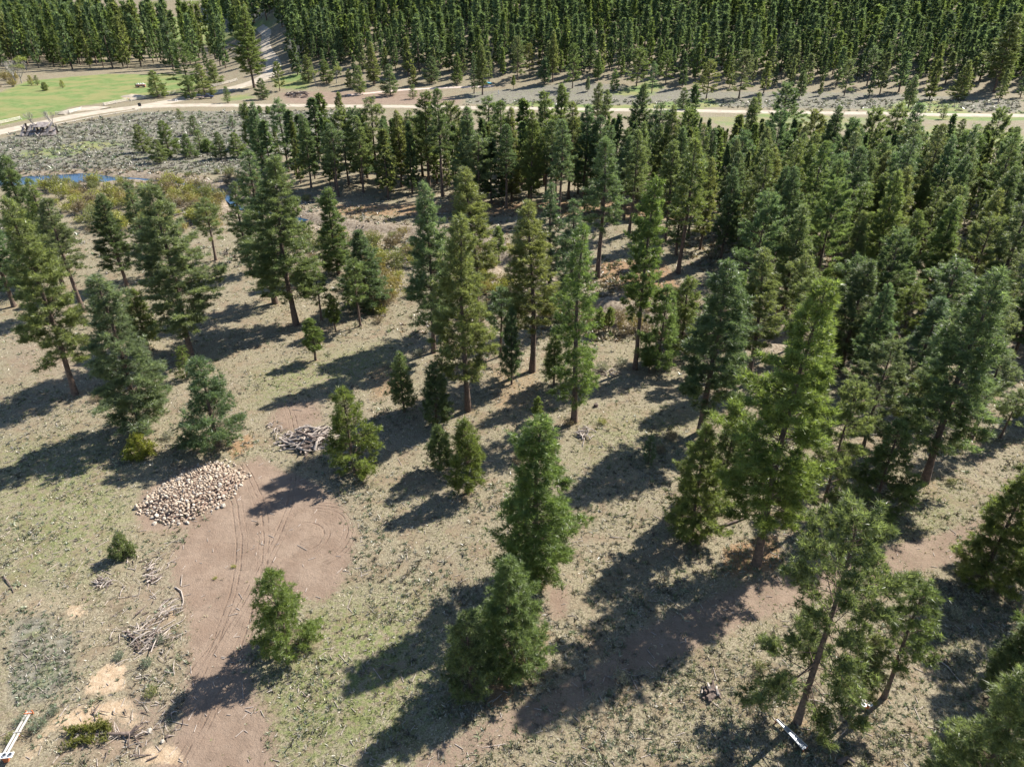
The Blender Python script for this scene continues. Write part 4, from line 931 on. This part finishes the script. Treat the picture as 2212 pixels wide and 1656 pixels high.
while len(st) < 620 and tries < 30000:
    tries += 1; x, y = rg.uniform(px0 - .5, px1 + .5), rg.uniform(py0 - .5, py1 + .5); d = float(poly_sd(np.array([x]), np.array([y]), PA)[0])
    if d < -.15 and not (d > -.8 and rg.random() < .03): continue
    s = rg.uniform(.13, .29) * (1.4 if rg.random() < .12 else 1)
    if any((a - x) ** 2 + (b - y) ** 2 < ((s + c) * .66) ** 2 for a, b, c in st): continue
    st.append((x, y, s))
st.sort(key=lambda q: -q[2]); smb = MB()
core = MB(); g = 14; cv = []
for i in range(g):
    for j in range(g):
        x = px0 + (px1 - px0) * i / (g - 1); y = py0 + (py1 - py0) * j / (g - 1); cv.append(Vector((x, y, gz(x, y) + pile_h(x, y) * .85 - .12)) - pile.location)
core.add(cv, [(i * g + j, (i + 1) * g + j, (i + 1) * g + j + 1, i * g + j + 1) for i in range(g - 1) for j in range(g - 1)])
M['core'] = simple('reddish_rubble_soil', (.12, .08, .06), (.24, .17, .13), 6, .95)
core.build('rubble_core', M['core'], pile, True)
for i, (x, y, s) in enumerate(st):
    loc = Vector((x, y, gz(x, y) + pile_h(x, y) + s * .25)) - pile.location; me = LUMPS[i % 10]
    rot = Quaternion((rg.gauss(0, 1), rg.gauss(0, 1), rg.gauss(0, 1), rg.gauss(0, 1))).normalized()
    if i < 299:
        o = link('stone', me, pile, loc); o.rotation_mode = 'QUATERNION'; o.rotation_quaternion = rot; o.scale = (s * 1.15,) * 3
    else: smb.add([loc + rot @ (v.co * s * 1.15) for v in me.vertices], [tuple(p.vertices) for p in me.polygons])
sb = smb.build('small_stones', M['stone'], pile); sb['kind'] = 'stuff'
for (u, v, s, lb) in [(482, 1094, .42, 'bright white boulder at the right foot of the rock pile'), (470, 1098, .3, 'small white boulder left of the bright one at the rock pile foot'), (323, 1579, .30, 'round white boulder left of the dirt lane'), (351, 1602, .24, 'flat pale boulder below the round white one')]:
    p = at(u, v); me = LUMPS[3].copy(); me.materials.clear(); me.materials.append(M['pale_rock']); o = link('boulder', me, None, p + Vector((0, 0, s * .3))); o.scale = (s, s, s); tag(o, lb, 'boulder')

# ------------------------------------------------------------------ brush piles, logs, branches
def stick(mb, a, L, az, el, r, rg, bend=.08):
    d = Vector((math.cos(az) * math.cos(el), math.sin(az) * math.cos(el), math.sin(el))); n = Vector((-d.y, d.x, .3)).normalized() * L * bend * rg.uniform(-1, 1)
    mb.tube([a - d * L * .5, a - d * L * .15 + n, a + d * L * .2 + n, a + d * L * .5], [r, r * .9, r * .7, r * .35], 5); return mb
STK = [stick(MB(), Vector((0, 0, 0)), 1.0, 0, 0, .028, random.Random(i), .12).mesh('stick', M['dead_wood']) for i in range(6)]
STKD = [stick(MB(), Vector((0, 0, 0)), 1.0, 0, 0, .035, random.Random(i + 9), .12).mesh('stick', M['dark_wood']) for i in range(3)]
def brush_pile(poly, n, Lr, hmax, az0, azs, label, seed, dark=.15, thick=1.0):
    A = W2(poly); c = np.mean(A, 0); r = empty('brush_pile', (c[0], c[1], gz(*c)), label, 'brush pile'); rg = random.Random(seed)
    x0, x1 = min(p[0] for p in A), max(p[0] for p in A); y0, y1 = min(p[1] for p in A), max(p[1] for p in A); k = 0; tries = 0
    while k < n and tries < 20000:
        tries += 1; x, y = rg.uniform(x0, x1), rg.uniform(y0, y1); d = float(poly_sd(np.array([x]), np.array([y]), A)[0])
        if d < 0: continue
        k += 1; L = rg.uniform(*Lr); h = min(hmax, d * .9) * rg.uniform(.2, 1)
        o = link('stick', rg.choice(STKD) if rg.random() < dark else rg.choice(STK), r, Vector((x, y, gz(x, y) + .06 + h)) - r.location)
        o.rotation_euler = (rg.uniform(0, 6), rg.gauss(0, .16), az0 + rg.gauss(0, azs)); w = rg.uniform(.8, 2.4) * thick / max(1, L * .0 + 1) * 1.6
        o.scale = (L, w * 1.4, w * 1.4)
brush_pile([(610, 958), (640, 935), (680, 925), (716, 930), (716, 962), (680, 975), (640, 980)], 150, (.8, 3.2), 1.3, .35, .55, 'heap of grey bleached branches beside a bright pine at the clearing edge', 1, .3)
brush_pile([(575, 915), (600, 915), (640, 945), (630, 965), (600, 955)], 45, (.4, 1.4), .3, -.6, .8, 'loose scatter of thin grey twigs left of the bleached branch heap', 2, .2, .6)
brush_pile([(205, 1268), (215, 1248), (238, 1248), (243, 1262), (228, 1272)], 24, (.5, 1.5), .35, .3, .9, 'small heap of sticks in dry grass left of the dirt lane', 3, .4, .5)
brush_pile([(316, 1225), (340, 1222), (348, 1250), (330, 1262), (316, 1250)], 28, (.4, 1.4), .5, .9, .6, 'dark tangle of broken branches at the left edge of the clearing', 4, .6, .55)
brush_pile([(275, 1360), (320, 1345), (365, 1372), (345, 1400), (300, 1415), (280, 1390)], 60, (.5, 2.0), .35, .4, .9, 'wide scatter of broken branches left of the dirt lane', 5, .4, .45)
brush_pile([(352, 1300), (392, 1285), (390, 1320), (345, 1345)], 26, (.4, 1.5), .2, .9, .4, 'thin peeled branches beside the yellowish sand spot', 6, .15, .4)
brush_pile([(255, 1190), (380, 1170), (400, 1290), (400, 1440), (330, 1500), (240, 1420), (250, 1290)], 110, (.3, 1.5), .12, .5, 1.0, 'thin broken sticks strewn widely left of the dirt lane', 16, .35, .32)
brush_pile([(200, 1530), (330, 1500), (400, 1560), (330, 1640), (220, 1640)], 60, (.3, 1.3), .12, .2, 1.0, 'thin sticks and slash strewn round the uprooted young pine', 17, .5, .35)
brush_pile([(1240, 925), (1275, 922), (1290, 945), (1250, 952)], 26, (.5, 1.8), .25, 1.1, .9, 'pale splintered branches right of the column-shaped pine foot', 7, .1, .8)
brush_pile([(1290, 800), (1340, 795), (1345, 815), (1300, 815)], 22, (.5, 1.5), .3, .4, .9, 'grey broken branches on the grass right of two saplings', 8, .4, .8)
brush_pile([(1515, 1490), (1545, 1478), (1560, 1498), (1530, 1510)], 22, (.4, 1.2), .35, .5, .9, 'reddish brown heap of bark at the foot of the straw slope', 9, .7, 1.2)
brush_pile([(618, 205), (640, 200), (668, 203), (660, 212), (625, 212)], 46, (1.2, 3.6), 1.6, .2, .6, 'dark heap of logs and brush on bare earth above the road', 10, .7, 2.4)
def branch(pts, r, label, name='fallen_branch', cat='branch', mat='dead_wood', group=None, lift=.07, forks=0, seed=0):
    P = [at(*p) for p in pts]; P = [p + Vector((0, 0, r + (lift if 0 < i < len(P) - 1 else 0))) for i, p in enumerate(P)]; o = P[0].copy(); mb = MB()
    fine = []
    for a, b in zip(P[:-1], P[1:]): fine += [a, a.lerp(b, .5) + Vector((random.uniform(-.03, .03), random.uniform(-.03, .03), 0))]
    fine.append(P[-1]); n = len(fine); mb.tube([p - o for p in fine], [r * (1 - .6 * i / (n - 1)) for i in range(n)], 6)
    rg = random.Random(seed)
    root = empty(name, o, label, cat, group) if forks else None
    ob = mb.build('stem' if forks else name, M[mat], root, True)
    for k in range(forks):
        q = fine[min(n - 2, 1 + int(rg.random() * (n - 2)))] - o; a = rg.random() * 6.28; L = rg.uniform(.4, 1.1) * r * 12
        MB().tube([q, q + Vector((math.cos(a) * L * .5, math.sin(a) * L * .5, .12)), q + Vector((math.cos(a) * L, math.sin(a) * L, .05))], [r * .45, r * .3, r * .12], 4).build('side_branch', M[mat], root)
    if not forks: ob.location = o; tag(ob, label, cat, group)
branch([(378, 1268), (392, 1278), (397, 1300), (392, 1318)], .07, 'curved pale branch standing out at the left edge of the dirt lane')
branch([(310, 1386), (345, 1370), (375, 1352), (395, 1342), (402, 1330)], .06, 'longest curved branch below the clearing, bending up to the right')
branch([(315, 1383), (345, 1360), (370, 1345), (380, 1338)], .05, 'straight thin branch just above the longest curved one')
branch([(318, 1388), (345, 1386), (365, 1378), (388, 1376)], .07, 'dark-shadowed branch lying level below the longest curved one', 'fallen_branch', forks=3)
branch([(262, 1372), (278, 1376), (296, 1372), (310, 1368)], .05, 'bluish grey branch at the left of the branch scatter')
branch([(341, 1318), (358, 1298), (372, 1290)], .05, 'short pale branch above the yellowish sand spot')
branch([(345, 1408), (352, 1412), (350, 1400)], .05, 'small forked stick below the branch scatter')
branch([(205, 1262), (228, 1259), (246, 1261)], .06, 'pale straight stick on top of the small stick heap')
branch([(612, 1422), (625, 1414), (640, 1408)], .05, 'pale stick right of the lone small pine')
branch([(370, 1500), (380, 1488)], .06, 'short pale stick at the left edge of the dirt lane')
branch([(1258, 965), (1262, 950), (1268, 932)], .06, 'white branch pointing down from the pale splintered branches', forks=3)
branch([(1318, 1160), (1335, 1162), (1352, 1163)], .05, 'short white stick right of the central pine')
branch([(1325, 1118), (1360, 1108)], .05, 'pale stick along the edge of the shadow right of the central pine')
branch([(868, 1202), (880, 1196), (878, 1212)], .04, 'thin stick on the dry grass right of the clearing')
branch([(872, 962), (892, 968), (885, 972)], .05, 'brown stick on the grass left of the slim pine pair')
branch([(2016, 1420), (2045, 1440), (2085, 1486)], .07, 'long straight pale pole lying in the straw near the right edge', 'fallen_pole', 'pole')
branch([(1744, 1511), (1765, 1514), (1790, 1520)], .05, 'thin pale stick right of the large airy pine foot')
branch([(1808, 1651), (1830, 1640), (1845, 1650)], .22, 'short thick brown log at the bottom edge', 'log', 'log', 'dark_wood')
branch([(1552, 1140), (1590, 1128), (1615, 1118)], .14, 'dark fallen log in the shade at the foot of the bushy pine', 'log', 'log', 'dark_wood')
branch([(1880, 940), (1940, 942)], .12, 'pale fallen trunk behind the bushy pine on the right', 'log', 'log')
branch([(895, 755), (912, 742), (900, 735)], .05, 'white tangled stick beside the leftmost tall pine', forks=3)
branch([(8, 1245), (18, 1258), (30, 1280)], .08, 'dark grey branch at the left edge of the picture', forks=2, mat='dark_wood')
branch([(898, 755), (915, 742)], .04, 'short white stick under the willows left of centre')
branch([(895, 752), (897, 1), ][:1] + [(905, 748)], .04, 'tiny white stick under the willows left of centre')
branch([(895, 758), (885, 764)], .04, 'stub of white wood under the willows left of centre')
branch([(375, 468), (420, 455), (440, 452)], .22, 'pale driftwood log on the gravel bar of the creek', 'log', 'log')
branch([(460, 452), (492, 446)], .2, 'second pale driftwood log at the creek bend', 'log', 'log')
branch([(1025, 812), (1080, 740)][:2], .08, 'thin fallen trunk in the shade left of the bare-trunk pine', 'log', 'log', 'dark_wood')
# fallen pine at the bottom left
fp = at(248, 1592); fr = empty('fallen_pine', fp, 'uprooted young pine lying on its side with brown roots at the bottom left', 'fallen tree')
A0, A1 = at(282, 1588) - fp, at(185, 1590) - fp; up = Vector((0, 0, .3))
MB().tube([A0 + up, (A0 + A1) / 2 + up * .9, A1 + up * .6], [.14, .10, .04], 7).build('trunk', M['dark_wood'], fr, True)
rg = random.Random(5); rb = MB()
for k in range(7):
    a = rg.uniform(-1.3, 1.3); rb.tube([A0 + up, A0 + up + Vector((math.cos(a) * .6, math.sin(a) * .6, rg.uniform(-.2, .3))), A0 + up + Vector((math.cos(a) * 1.3, math.sin(a) * 1.2, -.15))], [.07, .05, .02], 4)
rb.build('roots', M['dark_wood'], fr)
lb = MB(); tc = []
for k in range(46):
    s = rg.uniform(.15, 1.15); q = A0.lerp(A1, s) + up * .7; a = rg.choice([-1, 1]) * rg.uniform(.3, 1.1); L = rg.uniform(.6, 1.5)
    d = ((A1 - A0).normalized() * math.cos(a) + Vector((0, 1, 0)) * math.sin(a) + Vector((0, 0, rg.uniform(-.1, .25)))) * L; lb.tube([q, q + d * .5, q + d], [.03, .02, .008], 4)
    if s > .35:
        for e in (.5, .75, 1): tc.append(tuple(q + d * e))
lb.build('limbs', M['dead_wood'], fr)
nr = np.random.default_rng(4); tc = np.array(tc); tc = np.concatenate([tc, tc + nr.normal(size=tc.shape) * .2]); V, Fc = blades(tc, np.tile([0, 0, 1.], (len(tc), 1)), 8, .34, .09, .9, nr)
o = link('needle_crown', mesh_np('fallen_needles', V, Fc, M['needle'], {'tint': np.repeat(nr.random(len(tc) * 8), 3)}), fr); o.color = (.16, .16, .045, 1)
# stump
sp = at(1287, 878); s_ = MB(); s_.tube([(0, 0, -.1), (0, 0, .1), (0, 0, .42)], [.42, .30, .26], 9); o = s_.build('stump', M['dark_wood']); o.location = sp; tag(o, 'dark cut stump on the grass right of the column-shaped pine', 'stump')

# ------------------------------------------------------------------ the two play ramps and the tin chute
def ring(mb, c, r0, r1, h, n=14):
    V = []; 
    for k in range(n):
        t = 6.2832 * k / n
        for r, z in ((r0, 0), (r1, 0), (r1, h), (r0, h)): V.append((c[0] + math.cos(t) * r, c[1] + math.sin(t) * r, c[2] + z))
    mb.add(V, [(k * 4 + j, ((k + 1) % n) * 4 + j, ((k + 1) % n) * 4 + (j + 1) % 4, k * 4 + (j + 1) % 4) for k in range(n) for j in range(4)])
def ramp_obj(a, b, gap, w, z0, z1, label, holes, hr, board):
    A, B = at(*a), at(*b); r = empty('plank_ramp', A, label, 'ramp'); d = (B - A); d.z = 0; L = d.length; d.normalize(); s = Vector((-d.y, d.x, 0)); B_ = d * L
    for q in (-1, 1):
        MB().bar(s * q * gap + Vector((0, 0, z0)), B_ + s * q * gap + Vector((0, 0, z1)), w, .05).build('plank', M['plank'], r)
        MB().bar(s * q * gap * 1.6 + Vector((0, 0, -.05)), s * q * gap * 1.6 + Vector((0, 0, z0 + .12)), .07).build('leg', M['rust'], r)
    for k in (.06, .52): MB().bar(d * L * k + s * gap * 2.2 + Vector((0, 0, z0 + (z1 - z0) * k + .05)), d * L * k - s * gap * 2.2 + Vector((0, 0, z0 + (z1 - z0) * k + .05)), .06).build('crosspiece', M['rust'] if k < .1 else M['plank'], r)
    MB().bar(d * L * .52 + Vector((0, 0, -.05)), d * L * .52 + Vector((0, 0, z0 + (z1 - z0) * .52 + .02)), .06).build('prop', M['rust'], r)
    e = B_ + d * (hr * 1.3) + Vector((0, 0, z1 + .02))
    wd = hr * 2.5 * holes
    if board:
        bd = MB().box(e, (wd, hr * 2.7, .05), Matrix.Rotation(math.atan2(s.y, s.x), 3, 'Z')).build('end_board', M['white'], r)
    else: bd = None
    for k in range(holes):
        c = e + s * (k - (holes - 1) / 2) * hr * 2.45
        m = MB(); ring(m, c + Vector((0, 0, .03)), hr * .62, hr, .06); m.build('ring', M['white'] if not board else M['tin'], r)
        m = MB(); m.tube([c + Vector((0, 0, .012 if not board else .028)), c + Vector((0, 0, .05))], hr * .6, 12); m.build('hole_shade', M['black'], r)  # black disc stands in for the shade inside the open hole
    MB().box(e - Vector((0, 0, z1 * .5 + .05)), (.3, .3, z1), Matrix.Rotation(.3, 3, 'Z')).build('end_stand', M['rust'], r)
ramp_obj((66, 1541), (19, 1637), .13, .17, .30, .55, 'pair of long white planks on rusty legs ending in a board with three holes', 3, .16, True)
ramp_obj((1816, 1437), (1866, 1522), .10, .10, .35, .35, 'pair of thin pale rails ending in two white rings beside the leaning pine', 2, .20, False)
A, B = at(1676, 1560), at(1738, 1620); tr_ = empty('tin_chute', A, 'long narrow grey tin chute widening to one end beside the large airy pine foot', 'chute'); d = B - A; d.z = 0; L = d.length; d.normalize(); s = Vector((-d.y, d.x, 0))
def quad_slab(p, th):
    return MB().add([v for v in p] + [v - Vector((0, 0, th)) for v in p], [(0, 1, 2, 3), (7, 6, 5, 4), (0, 4, 5, 1), (1, 5, 6, 2), (2, 6, 7, 3), (3, 7, 4, 0)])
z = Vector((0, 0, .42)); z2 = Vector((0, 0, .32))
quad_slab([s * .08 + z, -s * .08 + z, d * L - s * .24 + z2, d * L + s * .24 + z2], .03).build('bed', M['tin'], tr_)
for q in (-1, 1):
    MB().bar(s * q * .10 + z + Vector((0, 0, .03)), d * L + s * q * .26 + z2 + Vector((0, 0, .03)), .03, .09).build('side_rail', M['plank'], tr_)
    MB().bar(s * q * .15 - Vector((0, 0, .05)), s * q * .06 + z, .06).build('leg', M['rust'], tr_)
    MB().bar(d * L + s * q * .2 - Vector((0, 0, .05)), d * L + s * q * .2 + z2, .06).build('leg', M['rust'], tr_)

# ------------------------------------------------------------------ things along the road
def rail_fence(pts, label, hgt=1.3, step=3.4, rails=3, rr=.09):
    P = [at(*p) for p in pts]; r = empty('rail_fence', P[0], label, 'fence'); o = P[0]; posts = []
    for a, b in zip(P[:-1], P[1:]):
        n = max(1, int((b - a).length / step))
        for k in range(n): posts.append(a.lerp(b, k / n))
    posts.append(P[-1]); posts = [Vector((p.x, p.y, gz(p.x, p.y))) - o for p in posts]
    for i, p in enumerate(posts):
        m = MB(); m.tube([p + Vector((-.35, -.25, 0)), p + Vector((.12, .1, hgt * 1.1))], .09, 5); m.tube([p + Vector((.35, .25, 0)), p + Vector((-.12, -.1, hgt * 1.1))], .09, 5)
        w = m.build('crossed_post', M['rail_wood'], r)
    for a, b in zip(posts[:-1], posts[1:]):
        for k in range(rails):
            h = Vector((random.uniform(-.03, .03), -.03, hgt * (k + 1) / (rails + .3))); MB().tube([a + h, b + h], rr, 5).build('rail', M['rail_wood'], r)
rail_fence([(-40, 275), (0, 269), (45, 259)], 'pale log rail fence at the far left between road and meadow', step=6)
rail_fence([(122, 249), (150, 246), (178, 238)], 'short curved rail fence on the meadow entrance', step=5)
rail_fence([(225, 229), (250, 224), (275, 219)], 'weathered rail fence right of the meadow entrance', step=5)
rail_fence([(282, 219), (335, 209), (392, 199)], 'rail fence in the shade of the lone pine at the junction', step=6)
rail_fence([(450, 191), (480, 184), (512, 175)], 'rail fence left of the side road above the pickup', step=5)
rail_fence([(122, 271), (200, 256), (298, 240)], 'low single rail fence along the sagebrush side of the road', .7, 8, 1)
# pickup and trailer
def prism(mb, prof, w, y0=0):
    n = len(prof); V = [(x, y0 - w / 2, z) for x, z in prof] + [(x, y0 + w / 2, z) for x, z in prof]
    return mb.add(V, [tuple(range(n))[::-1], tuple(range(n, 2 * n))] + [(i, (i + 1) % n, n + (i + 1) % n, n + i) for i in range(n)])
def wheel(parent, x, y, r=.38, w=.24):
    m = MB(); m.tube([(x, y - w / 2, r), (x, y + w / 2, r)], r, 14); wv = m.build('wheel', M['black'], parent, False)
    q = MB(); s = -1 if y < 0 else 1; q.tube([(x, y + s * w * .42, r), (x, y + s * w * .56, r)], r * .55, 10); q.build('rim', M['tin'], wv)
p = at(449, 213); car = empty('pickup_truck', p + Vector((0, 0, .2)), 'dark blue pickup parked off the road at the junction', 'pickup', None, .12)
b = MB(); prism(b, [(-2.6, .45), (-2.6, 1.02), (-.55, 1.06), (.9, 1.08), (1.3, 1.06), (2.45, .96), (2.62, .75), (2.6, .45)], 1.85); b.build('body', M['blue_paint'], car)
b = MB(); prism(b, [(-.75, 1.06), (-.55, 1.72), (.55, 1.74), (1.25, 1.07)], 1.62); cb_ = b.build('cab', M['blue_paint'], car)
b = MB(); prism(b, [(-.60, 1.16), (-.46, 1.62), (.50, 1.64), (1.02, 1.16)], 1.65); b.build('side_windows', M['glass'], cb_)
b = MB(); b.add([(.64, -.70, 1.66), (.64, .70, 1.66), (1.22, .74, 1.13), (1.22, -.74, 1.13)], [(0, 1, 2, 3)[::-1]]); b.build('windscreen', M['glass'], cb_)
MB().box((-1.65, 0, 1.045), (1.6, 1.5, .05)).build('load_bed', M['black'], car)
for x in (-1.7, 1.7):
    for y in (-.86, .86): wheel(car, x, y)
p = at(432, 215); tl = empty('flat_trailer', p + Vector((0, 0, .2)), 'low flat trailer loaded with brown timber behind the pickup', 'trailer', None, .1)
MB().box((0, 0, .62), (3.6, 1.8, .12)).build('deck', M['dead_wood'], tl); MB().bar((1.8, 0, .6), (3.0, 0, .5), .12).build('drawbar', M['black'], tl)
for k in range(5): MB().bar((-1.7, -.7 + k * .33, .76 + .04 * (k % 2)), (1.5, -.7 + k * .33, .78), .16).build('timber', M['red_brown'] if k % 2 else M['dead_wood'], tl)
for y in (-.98, .98): wheel(tl, 0, y, .33, .2)
# sign, marker posts
p = at(307, 242); sg = empty('road_sign', p, 'small dark sign board on a leaning post beside the road', 'sign', None, .3)
MB().bar((0, 0, -.1), (-.25, 0, 3.1), .12).build('post', M['rail_wood'], sg); MB().box((-.32, -.07, 2.9), (1.2, .06, 1.3), Matrix.Rotation(-.1, 3, 'Y')).build('board', M['black'], sg)
for k in range(3): MB().box((-.32, -.11, 2.6 + .3 * k), (.8, .02, .1), Matrix.Rotation(-.1, 3, 'Y')).build('board_stripe', M['shed_wood'], sg)
p = at(381, 219.5); mk = empty('marker_posts', p, 'pair of short white posts at the road junction', 'posts')
for x in (-.4, .5): MB().bar((x, 0, -.1), (x * .7, 0, 1.0), .2).build('post', M['white'], mk)
p = at(1077, 204); mk = MB().bar((0, 0, -.1), (0, 0, 1.9), .22).build('marker_post', M['white']); mk.location = p; tag(mk, 'single white post in the sagebrush above the road at the centre', 'post')
p = at(1052, 181); m = MB(); g = 8; V = []
rg = random.Random(2)
for k in (0, 1):
    for i in range(g):
        for j in range(4): V.append(((i / (g - 1) - .5) * 5.2, (j / 3 - .5) * 1.8, .1 + (.75 + rg.uniform(-.12, .12)) * math.sin(math.pi * (j + .5) / 4) * math.sin(math.pi * (i + .6) / (g + .2)) - .06 * k))
n_ = g * 4; fs = []
for i in range(g - 1):
    for j in range(3):
        q = (i * 4 + j, (i + 1) * 4 + j, (i + 1) * 4 + j + 1, i * 4 + j + 1); fs += [q, tuple(n_ + x for x in q[::-1])]
rim = [i * 4 for i in range(g)] + [(g - 1) * 4 + j for j in (1, 2, 3)] + [i * 4 + 3 for i in range(g - 2, -1, -1)] + [2, 1]
for a_, b_ in zip(rim, rim[1:] + rim[:1]): fs.append((b_, a_, n_ + a_, n_ + b_))
o = m.add(V, fs).build('tarp', M['tarp'], None, False); o.location = p; tag(o, 'turquoise tarp thrown over a low load above the road at the centre', 'tarp')
p = at(305, 189); cr = empty('camp_cart', p, 'brown cart heaped with white sacks left of the lone pine in the meadow', 'cart', None, .15)
MB().box((0, 0, .85), (4.4, 1.9, .7)).build('box_body', M['red_brown'], cr); MB().bar((-2.3, -.6, 0), (-2.3, -.6, 2.0), .25).build('end_post', M['black'], cr)
for k in range(7): o = link('sack', LUMPS[k].copy(), cr, Vector((-1.7 + .6 * k, .2 * math.sin(k * 2), 1.45 + .3 * (k % 2)))); o.data.materials.clear(); o.data.materials.append(M['sack']); o.scale = (.6, .6, .5)
for x in (-1.4, 1.4):
    for y in (-1.02, 1.02): wheel(cr, x, y, .4, .2)
# collapsed shed
p = at(88, 291); sh = empty('collapsed_shed', p, 'collapsed shed of grey boards under two leafless trees by the road', 'shed', None, .08); sh.scale = (1.55, 1.4, 1.35)
rg = random.Random(12)
MB().box((0, .3, .5), (6.2, 2.6, 1.0)).build('sunken_floor', M['dark_wood'], sh)
for k in range(13):
    x = -3.6 + k * .62; MB().bar((x, -1.7 + rg.uniform(-.3, .2), .1), (x + rg.uniform(-.8, .8), .9, 2.0 + rg.uniform(-.6, .9)), .5, .06).build('board', M['shed_wood'], sh)
for k in range(9):
    x = rg.uniform(-3.5, 3.5); MB().bar((x, 1.3, .2), (x + rg.uniform(-1.8, 1.8), -.2, 2.2 + rg.uniform(-.5, .8)), .42, .06).build('board', M['shed_wood'] if k % 2 else M['dark_wood'], sh)
for k in range(5): a = rg.uniform(0, 3); MB().bar((rg.uniform(-3, 2), -2 + rg.uniform(-.5, .3), .15), (rg.uniform(-2, 4), -1.7, .7), .14).build('beam', M['dead_wood'], sh)
quad_slab([Vector((-.6, -.9, 2.1)), Vector((1.9, -.7, 2.0)), Vector((2.3, 1.3, 2.9)), Vector((-.4, 1.2, 3.0))], .08).build('roof_panel', M['shed_wood'], sh)
# sand mound
p = at(288, 209); V = []; n1 = 16
for i in range(5):
    for k in range(n1): t = 6.2832 * k / n1; r = 1 - i / 4.2; V.append((math.cos(t) * 6.5 * r * (1 + .1 * math.sin(3 * t)), math.sin(t) * 3.4 * r, 1.0 * (1 - r ** 2) - .1))
fs = [(i * n1 + k, i * n1 + (k + 1) % n1, (i + 1) * n1 + (k + 1) % n1, (i + 1) * n1 + k) for i in range(4) for k in range(n1)] + [tuple(range(4 * n1, 5 * n1))]
o = MB().add(V, fs).build('sand_mound', M['road'], None, True); o.location = p; tag(o, 'low mound of pale sand in the green meadow', 'sand mound')
# stones on the creek's gravel bars
GB = [(385, 395), (460, 402), (560, 420), (640, 440), (700, 475), (860, 485)]; A = np.array(W2(GB)); rg = random.Random(6); gb = MB()
for k in range(260):
    i = rg.randrange(len(A) - 1); t = rg.random(); x = A[i][0] + (A[i + 1][0] - A[i][0]) * t + rg.gauss(0, 2.6); y = A[i][1] + (A[i + 1][1] - A[i][1]) * t + rg.gauss(0, 2.6); s = rg.uniform(.12, .34); me = LUMPS[k % 10]
    gb.add([Vector((x, y, gz(x, y) + s * .2)) + v.co * s for v in me.vertices], [tuple(q.vertices) for q in me.polygons])
tag(gb.build('river_cobbles', M['stone']), 'pale cobbles strewn on the gravel bars of the creek', 'cobbles', None, 'stuff')
